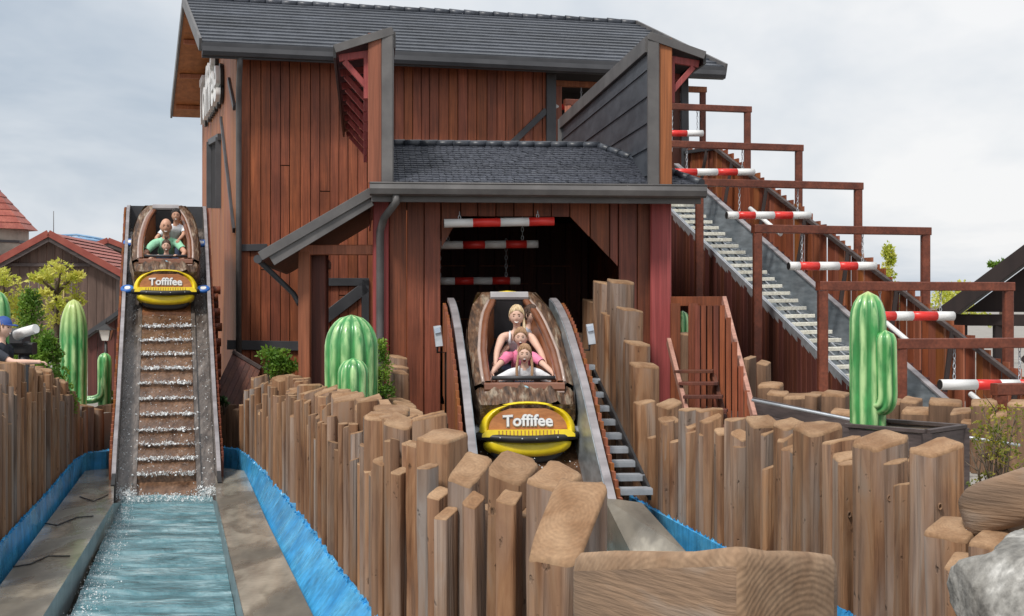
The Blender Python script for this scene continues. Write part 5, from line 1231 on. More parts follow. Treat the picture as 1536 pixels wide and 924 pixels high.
def make_person(name, label, head, pelvis, fwd, s, hands, cloth, hair, face='smile', skin='skin', sleeves=.62, braids=None, elbow_out=.10, extra=None, lean=None, stand=False, bottoms='jeans'):
    fwd = V(fwd).normalized(); H = V(head); Pv = V(pelvis); spine = (H - Pv).normalized(); up = (Zv + spine * .3 - fwd * 0).normalized()
    f2 = (fwd - up * fwd.dot(up)).normalized(); rt = f2.cross(up).normalized()
    neck0 = H - up * .15 * s - f2 * .02 * s; neckb = H - up * .20 * s - f2 * .03 * s; chest = neckb - spine * .13 * s; waist = Pv.lerp(chest, .42)
    vs, es, rs = [], [], []; roots = []
    def vtx(p, r, r2=None): vs.append(V(p)); rs.append((r * s, (r2 or r) * s)); return len(vs) - 1
    def link(a, b): es.append((a, b))
    bones = []      # (p, q, class)
    iP = vtx(Pv, .125, .105); roots.append(iP); iW = vtx(waist, .112, .092); iC = vtx(chest, .125, .10); iN = vtx(neckb, .062); iH = vtx(neck0, .046); iHd = vtx(H - up * .04 * s, .045)
    for a, b in ((iP, iW), (iW, iC), (iC, iN), (iN, iH), (iH, iHd)): link(a, b)
    bones += [(Pv, waist, 'torso'), (waist, chest, 'torso'), (chest, neckb - up * .01 * s, 'torso'), (neckb + up * .015 * s, H, 'head')]
    sh_w = .165
    fing = []
    for k, hnd in ((1, hands[0]), (-1, hands[1])):     # right, left hand
        S_ = neckb + rt * (k * sh_w * s) - up * .045 * s; hnd = V(hnd)
        L1, L2 = .27 * s, .25 * s; dv = hnd - S_; dist = min(dv.length, (L1 + L2) * .995); dirv = dv.normalized(); W_ = S_ + dirv * dist
        aa = (L1 * L1 - L2 * L2 + dist * dist) / (2 * dist); hh = math.sqrt(max(0, L1 * L1 - aa * aa))
        pole = (rt * k * .8 - up * .5 - f2 * .3); pole = (pole - dirv * pole.dot(dirv)).normalized(); E = S_ + dirv * aa + pole * hh
        a0 = vtx(S_, .055); a1 = vtx(S_.lerp(E, .5), .045); a2 = vtx(E, .037); a3 = vtx(E.lerp(W_, .5), .034); a4 = vtx(W_, .024, .024)
        link(iC if False else iN, a0)
        for p, q in ((a0, a1), (a1, a2), (a2, a3), (a3, a4)): link(p, q)
        fd = (W_ - E).normalized(); side = fd.cross(up); side = side.normalized() if side.length > .1 else rt
        palm = W_ + fd * .055 * s; a5 = vtx(palm, .030, .017); link(a4, a5)
        dn = side.cross(fd).normalized()
        if dn.z > 0: dn = -dn
        for j in range(4):
            o = (j - 1.5) * .017 * s; ln = (.036, .042, .039, .030)[j] * s
            q0 = palm + side * o * .8; q1 = palm + side * o + fd * ln * .9 + dn * .004 * s; q2 = q1 + fd * ln * .55 + dn * ln * .55; q3 = q2 + dn * ln * .5 - fd * .004 * s
            b0 = vtx(q0, .0085); roots.append(b0); b1 = vtx(q1, .008); b2 = vtx(q2, .0075); b3 = vtx(q3, .006); link(b0, b1); link(b1, b2); link(b2, b3)
        q0 = W_ + fd * .02 * s + side * (-k) * .02 * s; b0 = vtx(q0, .010); roots.append(b0); b1 = vtx(q0 + fd * .03 * s + side * (-k) * .022 * s, .0095); b2 = vtx(q0 + fd * .055 * s + side * (-k) * .026 * s + dn * .012 * s, .0075); link(b0, b1); link(b1, b2)
        bones += [(neckb, S_, 'torso'), (S_, S_.lerp(E, sleeves), 'sleeve'), (S_.lerp(E, sleeves + .04), E, 'arm'), (E, W_, 'arm'), (W_, palm + fd * .1 * s, 'arm')]
    for k in (1, -1):
        hp = Pv + rt * (k * .085 * s) - up * .03 * s
        if stand: kn = hp - Zv * .42 * s + fwd * .02; an = kn - Zv * .40 * s; to = an + fwd * .16 * s - Zv * .05 * s
        else: kn = hp + f2 * .34 * s + up * .10 * s + rt * k * .03; an = kn - up * .34 * s + f2 * .02 * s; to = an + f2 * .14 * s - up * .03 * s
        l0 = vtx(hp, .085); l1 = vtx(hp.lerp(kn, .5), .072); l2 = vtx(kn, .053); l3 = vtx(kn.lerp(an, .4), .05); l4 = vtx(an, .036); l5 = vtx(to, .033, .025)
        link(iP, l0)
        for p, q in ((l0, l1), (l1, l2), (l2, l3), (l3, l4), (l4, l5)): link(p, q)
        bones += [(hp, kn, 'leg'), (kn, an, 'leg'), (an, to, 'foot')]
    me = bpy.data.meshes.new('tmp'); me.from_pydata([v[:] for v in vs], es, [])
    ob = bpy.data.objects.new('tmp', me); COL.objects.link(ob)
    sk = ob.modifiers.new('s', 'SKIN'); sk.use_smooth_shade = True; sk.branch_smoothing = .6
    if not me.skin_vertices: me.attributes  # layer is made by the modifier
    PEOPLE.append(dict(ob=ob, rs=rs, roots=roots, name=name, label=label, bones=bones, cloth=cloth, hair=hair, face=face, skin=skin, H=H, fwd=f2, up=up, s=s, braids=braids, base=Pv, extra=extra, bottoms=bottoms, rt=rt, neckb=neckb))
def finish_people():
    for p in PEOPLE:
        me = p['ob'].data
        bm = bmesh.new(); bm.from_mesh(me); lay = bm.verts.layers.skin.verify(); bm.verts.ensure_lookup_table()
        for i, v in enumerate(bm.verts):
            v[lay].radius = p['rs'][i]; v[lay].use_root = i in p['roots']
        bm.to_mesh(me); bm.free()
        sb = p['ob'].modifiers.new('d', 'SUBSURF'); sb.levels = 2; sb.render_levels = 2
    dg = bpy.context.evaluated_depsgraph_get(); dg.update()
    for p in PEOPLE:
        me = bpy.data.meshes.new_from_object(p['ob'].evaluated_get(dg)); bpy.data.objects.remove(p['ob'])
        co = [v.co.copy() for v in me.vertices]; no = [v.normal.copy() for v in me.vertices]; faces = [list(q.vertices) for q in me.polygons]; bpy.data.meshes.remove(me)
        t = thing(p['name'], p['label'], 'person', p['base'])
        s = p['s']
        hd, parts, pt, x = head_parts(p['H'], p['fwd'], p['up'], s, p['hair'], p['face'], p['skin'])
        mb = MB(); mb.add(co, faces, 0, True); mb.add(hd.v, hd.f, 0, True)
        body = mb.build('body', p['skin'], t)
        def cls(q):
            best, bd = None, 1e9
            for a, b, c in p['bones']:
                ab = b - a; k = max(0, min(1, (q - a).dot(ab) / max(1e-9, ab.length_squared))); d = (q - (a + ab * k)).length
                if d < bd: bd, best = d, c
            return best
        fc = [cls(sum((co[i] for i in f), V((0, 0, 0))) / len(f)) for f in faces]
        tank = p['cloth'][1]
        sets = [('shirt', p['cloth'][0], ('torso', 'sleeve') if not tank else ('torso',)), ('trousers', p['bottoms'], ('leg',))]
        for nm, m, cl in sets:
            sel = [f for f, c in zip(faces, fc) if c in cl]
            if tank and nm == 'shirt':
                lim = (p['neckb'] - p['up'] * .065 * s).dot(p['up'])
                sel = [f for f in sel if sum(co[i].dot(p['up']) for i in f) / len(f) < lim + (.05 * s if False else 0)]
            idx = {}; vv = []; ff = []
            for f in sel:
                q = []
                for i in f:
                    if i not in idx: idx[i] = len(vv); n3 = co[i]; vv.append(co[i] + no[i] * (.012 * s + .006 * s * mn.noise(n3 * 14)))
                    q.append(idx[i])
                ff.append(q)
            if ff: mbx = MB(); mbx.add(vv, ff, 0, True); mbx.build(nm, m, t)
        for nm, m, mt in parts:
            o_ = m.build(nm, mt, t)
            if nm == 'hair_strands': stuff(o_)
        if tank:
            for k in (-1, 1):
                c = p['neckb'] + p['rt'] * (k * .075 * s)
                MB().tube([c - p['up'] * .10 * s + p['fwd'] * .10 * s, c + p['fwd'] * .06 * s + p['up'] * .0, c - p['fwd'] * .02 * s + p['up'] * .015 * s], .014 * s, 6).build('strap', p['cloth'][0], t)
        if p['braids']:
            for k, ln in p['braids']:
                st_ = pt(k * .97, -.1, -.02 * s); pts = []; rr = []
                for i in range(15):
                    f = i / 14; q = st_ - p['up'] * (ln * f) + p['fwd'] * (.05 * s * math.sin(f * 2.2) + .05 * s * f) + x * (k * .02 * math.sin(f * 3)); pts.append(q); rr.append((.014 + .004 * abs(math.sin(i * 1.3))) * s * (1 if i < 13 else .5))
                MB().tube(pts, rr, 8).build('braid', p['hair'], t)
        if p['extra']: p['extra'](t, pt, x, p)
def bp(m, x, y, z): return m @ V((x, y, z))
sA, sB = .80, .86
toC = V((.20, -.98, 0))
toC2 = V((-.03, -1, 0))
def bun(t, pt, x, p):
    MB().ell(p['H'] + p['up'] * .12 * p['s'] - p['fwd'] * .03, .03 * p['s'], .03 * p['s'], .035 * p['s']).build('hair_bun', p['hair'], t)
def tuft(t, pt, x, p):
    mb = MB()
    for i in range(5): mb.tube([p['H'] + p['up'] * .11 * p['s'], p['H'] + p['up'] * .17 * p['s'] + x * (i - 2) * .012, p['H'] + p['up'] * .19 * p['s'] + x * (i - 2) * .025], [.014, .010, .003], 6)
    mb.build('hair_tuft', p['hair'], t)
def print_text(t, pt, x, p):   # dark lettering-like band on the tee
    mb = MB(); c = p['neckb'] - p['up'] * .12 * p['s'] + p['fwd'] * .125 * p['s']
    for i in range(9): mb.box(c + x * ((i - 4) * .024), .017, .012, U(.012, .024), (x, p['fwd'], p['up']))
    mb.build('shirt_print', 'tee_navy', t)
make_person('person', 'child with two braids and white t-shirt screaming at the front of the tunnel boat', P(787, 531, 16.55), P(786, 575, 16.95) - Zv * .19, toC2, .94, (P(746, 569, 16.40), P(828, 569, 16.40)), ('tee_white', False), 'hair_light', 'scream', braids=((-1, .30), (1, .30)), extra=print_text)
make_person('person', 'child in pink t-shirt screaming behind the child in white', P(781, 506, 16.98), P(781, 556, 17.45) - Zv * .22, toC2, .95, (P(737, 560, 16.62), P(832, 562, 16.62)), ('tee_pink', False), 'hair_light', 'scream', bottoms='jeans')
make_person('person', 'smiling blonde woman with braid and sleeveless white top behind the two children', P(775, 474, 17.38), P(776, 520, 17.86) - Zv * .28, toC2, 1.06, (P(741, 554, 16.9), P(822, 552, 16.9)), ('tee_white', True), 'blonde', 'grin', braids=((-1, .34),), bottoms='jeans')
make_person('person', 'curly brown-haired person in grey t-shirt hidden at the back of the tunnel boat', P(797, 472, 17.72), P(783, 512, 18.1) - Zv * .26, V((.75, -.7, -.1)), 1.0, (P(738, 548, 17.2), P(815, 540, 17.3)), ('tee_grey', False), 'hair_brown', 'smile')
make_person('person', 'small child in dark top holding the front bar of the boat on the steep chute', P(249.5, 369, 25.15), P(249.5, 386, 25.5) - Zv * .30, toC, .90, (P(231, 385, 25.0), P(268, 385, 25.0)), ('tee_navy', False), 'hair_brown', 'smile', extra=tuft)
make_person('person', 'bald man in mint green polo shirt leaning forward on the steep chute boat', P(249, 340, 25.5), P(250, 372, 26.05) - Zv * .30, toC, 1.22, (P(226, 384, 25.1), P(274, 384, 25.1)), ('tee_mint', False), 'bald', 'grin', skin='skin_tan')
make_person('person', 'dark-haired person in pale shirt looking over the bald man on the steep chute boat', P(264, 323, 26.0), P(258, 350, 26.5) - Zv * .30, toC, 1.0, (P(240, 362, 25.7), P(268, 360, 25.6)), ('tee_white', False), 'hair_black', 'smile', skin='skin_tan')
def cap(t, pt, x, p):
    C, f, u, s = p['H'], p['fwd'], p['up'], p['s']; mb = MB()
    def g(a, b):
        th = a * 2 * math.pi; ph = b * math.pi * .50; X, Y, Z = math.sin(ph) * math.cos(th), math.sin(ph) * math.sin(th), math.cos(ph)
        return C + x * (X * .082 * s) + f * (Y * .102 * s) + u * (Z * .100 * s + .035 * s)
    mb.grid(20, 8, g, wrap=True); c = mb.build('cap', 'cap_blue', t)
    mb = MB(); mb.prism([C + x * (math.sin(a) * .075 * s) + f * ((.085 + .085 * math.cos(a)) * s) + u * (.035 - .012 * math.cos(a)) * s for a in [-math.pi / 2 + math.pi * i / 10 for i in range(11)]], u * .008); mb.build('visor', 'cap_blue', c)
make_person('person', 'person in blue cap and black t-shirt reaching over the left log fence', P(5, 492, 15.6), V(P(-4, 492, 15.6)) - Zv * .70, V((.97, -.2, 0)), .96, (P(54, 543, 15.5), P(30, 560, 15.9)), ('tee_dark', False), 'hair_light', 'smile', sleeves=.75, extra=cap, stand=True)
finish_people()

# ================================================================== CACTI
def paint(ob, vals):
    at = ob.data.color_attributes.new('paint', 'FLOAT_COLOR', 'POINT')
    at.data.foreach_set('color', [c for v in vals for c in (v[0], v[1], 0, 1)])
def ribbed(parent, name, pts, rad, ribs, amp=.13, tip=.0, n=None, seed=0):
    n = n or ribs * 8; vals = []; mb = MB(); vs = []; ref = V((1, 0, 0)); L = len(pts)
    for i, p in enumerate(pts):
        t = (V(pts[min(i + 1, L - 1)]) - V(pts[max(i - 1, 0)])).normalized(); xx = ref - t * ref.dot(t); xx.normalize(); ref = xx; yy = t.cross(xx)
        for k in range(n):
            a = 2 * math.pi * k / n; w = abs(math.cos(a * ribs / 2)); r = rad[i] * (1 - amp + amp * 1.5 * w ** .7)
            vs.append(V(p) + (xx * math.cos(a) + yy * math.sin(a)) * r); f = i / (L - 1)
            vals.append((max(0, w - .45) * 1.9, max(0, (f - (1 - tip)) / max(tip, 1e-6)) * 1.0 if tip else 0))
    mb.add(vs, [(i * n + k, i * n + (k + 1) % n, (i + 1) * n + (k + 1) % n, (i + 1) * n + k) for i in range(L - 1) for k in range(n)] + [tuple((L - 1) * n + k for k in range(n))], 0, True)
    o = mb.build(name, 'cactus', parent); paint(o, vals); return o
def column(b, h, r, dome=.35, k=22, base=.92, lean=V((0, 0, 0)), bulge=0.0):
    pts, rad = [], []
    for i in range(k):
        f = i / (k - 1); z = h * (1 - (1 - f) ** 1.25); pts.append(V(b) + Zv * z + lean * f)
        d = (h - z); e = 1 if d > dome else math.sqrt(max(0, 1 - ((dome - d) / dome) ** 2))
        rad.append(r * (base + (1 - base) * min(1, f * 2) + bulge * math.sin(f * math.pi)) * max(.03, e))
    return pts, rad
def cactus(label, px, ytop, d, r, ribs, dome, tip, arms=(), zb=GZ, amp=.13):
    b = XY(px, d) + Zv * zb; h = (HY - ytop) / F * d - zb
    t = thing('cactus', label, 'cactus', b); p, rd = column(b, h, r, dome); ribbed(t, 'stem', p, rd, ribs, amp, tip)
    for pts, r2, rb in arms: ribbed(t, 'arm', pts, [r2 * math.sqrt(max(.002, 1 - max(0, 1 - (pts[-1] - q).length / (r2 * 1.15)) ** 2)) for q in pts], rb, .16, 0)
    return t
def arm_path(a, elbow, top, k=30):
    a, elbow, top = V(a), V(elbow), V(top); out = []
    for i in range(k):
        f = i / (k - 1)
        if f < .45: g_ = f / .45; out.append((a * (1 - g_) ** 2) + elbow * (2 * g_ * (1 - g_) * 1.0) + (elbow + (top - elbow) * .25) * g_ ** 2)
        else: out.append((elbow + (top - elbow) * .25).lerp(top, (f - .45) / .55))
    return out
d = 15.8
cactus('bulky glossy green cactus with a front arm behind the log fence', 527, 472, d, .272, 11, .36, .0, [(arm_path(P(530, 640, d - .2), P(530, 650, d - .52), P(530, 537, d - .48)), .15, 8)])
d = 12.3
cactus('tall glossy green cactus with one raised arm standing in the grey planter', 1302, 437, d, .145, 9, .26, .06, [(arm_path(P(1312, 600, d - .05), P(1330, 618, d - .13), P(1328, 495, d - .14)), .088, 7)])
cactus('tall dark green ribbed cactus with pale yellow crown behind the left fence', 110.5, 449, 22.6, .205, 10, .55, .42, amp=.10)
cactus('small curved green cactus beside the steep chute', 157, 529, 23.4, .105, 5, .14, .0, [(arm_path(P(128, 600, 23.3), P(152, 600, 23.3), P(153, 560, 23.4)), .06, 5)], amp=.2)
cactus('bright green cactus standing behind the person in the blue cap', -4, 436, 19, .16, 7, .3, .0)
cactus('dark green cactus half seen behind the wooden stair', 1024, 466, 20.5, .10, 7, .2, .0)

# ================================================================== PLANTER, ROCK, LOGS, RAILS
d0 = 11.6
pl = thing('planter_box', 'dark grey wooden planter box under the armed cactus', 'planter', XY(1370, 12) + Zv * GZ)
cA, cB, cC = XY(1270, 12.25), XY(1390, 11.65), XY(1446, 12.15); cD = cA + (cC - cB)
zt = (HY - 651) / F * 11.65
for a, b in ((cA, cB), (cB, cC), (cC, cD), (cD, cA)):
    for k in range(4):
        z1 = zt - k * .16; one('side_board', 'wood_grey', pl, 'beam', a + Zv * (z1 - .075), b + Zv * (z1 - .075), .03, .15)
for c in (cA, cB, cC, cD): one('corner_post', 'wood_grey', pl, 'beam', c + Zv * GZ, c + Zv * (zt + .004), .075, .075)
for a, b in ((cA, cB), (cB, cC), (cC, cD), (cD, cA)): one('top_board', 'wood_grey', pl, 'beam', a + Zv * (zt + .02), b + Zv * (zt + .02), .06, .03)
one('soil', 'earth', pl, 'prism', [c.lerp((cA + cC) / 2, .03) + Zv * (zt - .04) for c in (cA, cB, cC, cD)], Zv * .02)
def boulder(name, label, c, r, seed, m='rock'):
    bm = bmesh.new(); bmesh.ops.create_icosphere(bm, subdivisions=5, radius=1)
    for v in bm.verts:
        n = v.co.normalized(); k = 1 + .30 * mn.noise(n * 1.3 + V((seed, 0, 0))) + .10 * mn.noise(n * 3.1 + V((0, seed, 0))) + .035 * mn.noise(n * 9)
        q = n * k
        for pn, pd in (((.3, -.5, .8), .74), ((-.7, -.4, .5), .76), ((.8, -.3, .2), .80), ((-.2, -.95, .1), .80), ((-.5, -.8, .45), .83), ((-.95, -.1, .0), .80), ((-.1, -.2, 1), .80), ((-.5, -.75, -.3), .82)):
            pn = V(pn).normalized(); e = q.dot(pn) - pd
            if e > 0: q -= pn * e * .93
        q += n * (.018 * mn.noise(n * 7 + V((seed, 1, 2))) + .012 * mn.noise(n * 17))
        v.co = V((q.x * r[0], q.y * r[1], q.z * r[2]))
    me = bpy.data.meshes.new(name); bm.to_mesh(me); bm.free(); me.materials.append(M[m]); me.polygons.foreach_set('use_smooth', [True] * len(me.polygons))
    o = bpy.data.objects.new(name, me); COL.objects.link(o); o.location = c; return tag(o, label, 'rock')
boulder('boulder', 'pale grey boulder in front of the stub logs and fallen log', P(1560, 922, 6.6), (.37, .45, .36), 3.3)
fl_ = thing('fallen_log', 'thick log lying on the stub logs beside the boulder', 'log', P(1500, 790, 8.4))
mb = MB(); a, b = P(1458, 772, 8.75), P(1640, 712, 8.1); pts = [a.lerp(b, i / 12) for i in range(13)]
tdir = (b - a).normalized(); sx_ = tdir.cross(Zv).normalized(); sz_ = sx_.cross(tdir)
def fl_fn(p_, q_):
    th = 2 * math.pi * p_; c_, s_ = math.cos(th), math.sin(th); e_ = (.72, .93, 1.0)[min(2, int(q_ * 12))]
    rr = .15 * e_ * (1 + .10 * mn.noise(V((c_ * 1.6, s_ * 1.6, q_ * 2)))); return a.lerp(b, q_) + sx_ * (math.copysign(abs(c_) ** .6, c_) * rr) + sz_ * (math.copysign(abs(s_) ** .6, s_) * rr * 1.05)
mb.grid(28, 13, fl_fn, wrap=True); mb.f.append(list(range(27, -1, -1))); mb.m.append(1); mb.s.append(False)
mb.build('trunk', ['log_flat', 'log_top'], fl_)
rl = thing('pipe_rail', 'thin galvanised pipe rail running behind the planter', 'rail', P(1290, 650, 14))
rp_ = [P(1128, 600, 15.5), P(1200, 614, 15.2), P(1290, 632, 14.8), P(1445, 655, 14.2), P(1530, 668, 13.9)]
one('rail', 'galv', rl, 'tube', rp_, .015, 8)
for q in rp_[2:4]: one('post', 'galv', rl, 'tube', [V((q.x, q.y, GZ)), q], .02, 8)
lb = thing('low_board_wall', 'low dark board wall behind the right log fence below the pipe rail', 'wall', P(1200, 650, 15.8))
for k in range(5): a, b = P(1128, 604, 16.2), P(1296, 640, 15.4); one('board', 'wood_grey', lb, 'beam', V((a.x, a.y, a.z - .02 - k * .17)), V((b.x, b.y, b.z - .02 - k * .17)), .03, .165)
lp = thing('leaning_panel', 'dark brown board panel leaning against the barn beside the chute', 'panel', P(340, 615, 24.2))
pa = [P(312, 606, 24.2), P(360, 625, 24.2), P(392, 552, 24.9), P(350, 527, 25.0)]
for k in range(6):
    f0, f1 = k / 6 + .004, (k + 1) / 6 - .004
    one('board', 'wood_dark', lp, 'prism', [pa[0].lerp(pa[1], f0), pa[0].lerp(pa[1], f1), pa[3].lerp(pa[2], f1), pa[3].lerp(pa[2], f0)], V((0, .04, 0)))
one('frame_board', 'wood_grey', lp, 'beam', pa[3] + V((0, -.03, 0)), pa[2] + V((0, -.03, 0)), .05, .06)
for px_, py_, d_, lab in ((656, 507, 17.3, 'chrome floodlight on a bracket left of the tunnel chute'), (884, 504, 17.6, 'chrome floodlight on a bracket right of the tunnel chute beside the log wall')):
    c = P(px_, py_, d_); fl2 = thing('floodlight', lab, 'lamp', c - Zv * .18, 'floodlights at the tunnel mouth')
    one('housing', 'galv', fl2, 'beam', c + V((0, -.02, .14)), c + V((.03, -.06, -.10)), .09, .07)
    one('lamp_face', 'chrome', fl2, 'beam', c + V((.0, -.07, .12)), c + V((.015, -.08, .06)), .075, .03)
    one('bracket', 'black', fl2, 'tube', [c + V((0, 0, -.1)), c + V((0, .02, -.17)), c + V((.10 if px_ < 700 else -.10, .03, -.17)), c + V((.10 if px_ < 700 else -.1, .05, -.9))], .016, 6)
wc = thing('water_cannon', 'dark grey water cannon with white barrel behind the left log fence', 'water cannon', XY(38, 15.9) + Zv * GZ)
one('body', 'trim_dark', wc, 'beam', P(20, 506, 16.0), P(40, 506, 16.0), .26, .2, ch=.04)
one('barrel', 'white', wc, 'tube', [P(26, 503, 15.8), P(34, 499, 15.75), P(54, 493, 15.65)], [.062, .055, .05], 14)
one('yoke', 'black', wc, 'beam', P(24, 523, 16.0), P(52, 523, 16.0), .18, .13, ch=.02)
one('stand', 'trim_dark', wc, 'tube', [XY(36, 16.0) + Zv * GZ, P(36, 512, 16.0)], .06, 10)

# ================================================================== VEGETATION
def leaf_cloud(mb, clumps, per, size, flat=.0, elong=1.6, seed=0):
    rng = np.random.RandomState(seed)
    for c, r in clumps:
        n = int(per); q = rng.normal(0, 1, (n, 3)); q /= np.linalg.norm(q, axis=1)[:, None] + 1e-9; q *= (rng.uniform(.35, 1, n) ** .6)[:, None]
        for k in range(n):
            p = V((c[0] + q[k][0] * r[0], c[1] + q[k][1] * r[1], c[2] + q[k][2] * r[2]))
            a = V(rng.normal(0, 1, 3)) + V((q[k][0], q[k][1], q[k][2] * .5 + .3)) * .8; a.normalize(); b = a.orthogonal().normalized()
            b = (b * math.cos(k) + a.cross(b) * math.sin(k)); s = size * rng.uniform(.6, 1.3); l = a * s * elong
            mb.add([p - b * s * .45 + l * .35, p, p + b * s * .45 + l * .35, p + l], [(0, 1, 2, 3)])
def conifer(label, px, ytop, ybot, d, r, m, n=70, per=40, size=.035, zb=GZ, seed=1, grp=None, name='thuja'):
    b = XY(px, d) + Zv * zb; zt = (HY - ytop) / F * d; h = zt - zb
    t = thing(name, label, 'shrub', b, grp); one('trunk', 'trunk', t, 'tube', [b, b + Zv * h * .85], [.05, .01], 8)
    rng = np.random.RandomState(seed); cl = []
    for i in range(n):
        f = rng.uniform(.05, 1); rr = r * (1 - f) ** .75 + .02; a = rng.uniform(0, 6.28); k = rng.uniform(.5, 1.05)
        cl.append(((b.x + math.cos(a) * rr * k, b.y + math.sin(a) * rr * k, zb + h * f * .97), (r * .26, r * .26, r * .34)))
    mb = MB(); leaf_cloud(mb, cl, per, size, seed=seed); mb.build('crown', m, t); return t
def bush(label, c, r, m, n=30, per=45, size=.03, seed=1, name='shrub', zb=GZ):
    t = thing(name, label, 'shrub', V((c.x, c.y, zb))); rng = np.random.RandomState(seed); cl = []
    for i in range(n):
        q = rng.normal(0, 1, 3); q /= np.linalg.norm(q); q *= rng.uniform(.3, 1)
        cl.append(((c.x + q[0] * r[0], c.y + q[1] * r[1], c.z + q[2] * r[2]), (r[0] * .3, r[1] * .3, r[2] * .28)))
    mb = MB(); leaf_cloud(mb, cl, per, size, seed=seed); mb.build('crown', m, t)
    mb = MB()
    for i in range(5): a = rng.uniform(0, 6.28); mb.tube([V((c.x, c.y, zb)), c + V((math.cos(a) * r[0] * .5, math.sin(a) * r[1] * .5, 0))], [.018, .008], 6)
    mb.build('stems', 'trunk', t); return t
def tree(label, px, d, limbs, m, per=60, size=.05, seed=1, rad=(.5, .5, .32), zb=GZ, name='tree'):
    """limbs: list of (px, py, radius scale) clump centres"""
    b = XY(px, d) + Zv * zb; t = thing(name, label, 'tree', b); rng = np.random.RandomState(seed); cl = []
    tr = MB(); top = max(P(x, y, d).z for x, y, s in limbs); tr.tube([b, b + Zv * (top - zb) * .5, b + Zv * (top - zb) * .9], [.09, .06, .02], 8)
    for x, y, s in limbs:
        c = P(x, y, d + rng.uniform(-.4, .4)); tr.tube([V((b.x, b.y, min(c.z - .1, zb + (top - zb) * .8))), c], [.035, .012], 6)
        for k in range(5): cl.append(((c.x + rng.normal(0, rad[0] * s * .5), c.y + rng.normal(0, rad[1] * s * .5), c.z + rng.normal(0, rad[2] * s * .4)), (rad[0] * s * .5, rad[1] * s * .5, rad[2] * s * .5)))
    tr.build('trunk', 'trunk', t); mb = MB(); leaf_cloud(mb, cl, per, size, seed=seed); mb.build('crown', m, t); return t
conifer('dense green thuja tucked against the bulky cactus', 573, 508, 640, 16.6, .19, 'leaf', 90, 40, .022, seed=3)
conifer('cone-shaped bright green thuja behind the water cannon', 45, 436, 560, 21, .42, 'leaf', 120, 46, .032, seed=4)
conifer('lower green thuja beside the tall pale-crowned cactus', 72, 505, 590, 20.5, .40, 'leaf', 90, 44, .032, seed=5)
bush('low green shrub at the foot of the small curved cactus', P(172, 598, 23.6), (.14, .14, .14), 'leaf', 10, 40, .03, seed=9, name='low_shrub')
bush('feathery green shrub under the lean-to roof behind the log fence', P(415, 548, 19.6), (.28, .28, .24), 'leaf', 36, 50, .035, seed=10)
bush('little green tuft behind the pool end beside the chute', P(336, 604, 22.4), (.12, .12, .08), 'leaf_dark', 8, 40, .03, seed=11, name='low_shrub')
tree('young tree with pale yellow-green leaves in front of the brown gabled house', 85, 27, [(92, 402, .8), (82, 412, .9), (65, 418, .7), (100, 420, .8), (55, 414, .4), (112, 412, .35), (90, 440, .8), (98, 455, .7), (120, 448, .7), (78, 462, .7), (85, 480, .9), (70, 440, .4)], 'leaf_yellow', 34, .05, 21, (.30, .30, .2))
tree('young tree with pale yellow-green leaves beside the stone tower', 8, 26, [(3, 415, .8), (12, 425, .8), (18, 450, .8), (5, 450, .9), (20, 470, .8), (10, 490, .9)], 'leaf_yellow', 40, .05, 22, (.34, .34, .24))
conifer('slim yellow-green conifer rising above the board fence', 1332, 366, 430, 38, .42, 'leaf_yellow', 70, 40, .06, seed=12, name='conifer')
tree('light green leafy tree seen left of the dark shelter roof', 1432, 44, [(1425, 440, 1.2), (1440, 445, 1.3), (1418, 455, 1.0), (1450, 455, 1.3), (1432, 460, 1.2), (1460, 470, 1.2)], 'leaf_yellow', 60, .07, 23)
tree('small leafy treetop showing above the dark shelter roof', 1502, 40, [(1500, 396, .5), (1492, 398, .3), (1508, 400, .4)], 'leaf', 40, .06, 24)
# yellowish shrub with bare twigs
sh = thing('twiggy_shrub', 'sparse shrub with bare twigs and yellow-green leaves behind the fallen log', 'shrub', XY(1500, 9.9) + Zv * GZ)
mb = MB(); cl = []; rng = np.random.RandomState(31)
for i in range(16):
    a = P(1490 + rng.uniform(-12, 12), 770, 9.9); tip = P(rng.uniform(1455, 1540), rng.uniform(605, 720), 9.9 + rng.uniform(-.25, .25)); mid = a.lerp(tip, .5) + V((rng.uniform(-.05, .05), 0, .03))
    mb.tube([a, mid, tip], [.010, .007, .002], 5)
    for k in range(3): q = mid.lerp(tip, rng.uniform(0, 1)); mb.tube([q, q + V((rng.uniform(-.12, .12), rng.uniform(-.1, .1), rng.uniform(.02, .14)))], [.004, .0015], 5)
    if tip.x > 3.15: cl.append(((tip.x, tip.y, tip.z - .02), (.06, .06, .06))); cl.append((tuple(mid.lerp(tip, .6)), (.06, .06, .06)))
mb.build('twigs', 'trunk', sh)
cl += [((P(1508, 620, 9.9)), (.09, .09, .07)), ((P(1520, 650, 9.9)), (.1, .1, .08)), ((P(1512, 690, 9.9)), (.10, .1, .09)), ((P(1465, 658, 9.9)), (.03, .03, .04)), ((P(1460, 728, 9.9)), (.04, .04, .04)), ((P(1528, 790, 9.6)), (.1, .1, .05))]
mb = MB(); leaf_cloud(mb, cl, 34, .018, seed=8); mb.build('leaves', 'leaf_shrub', sh)

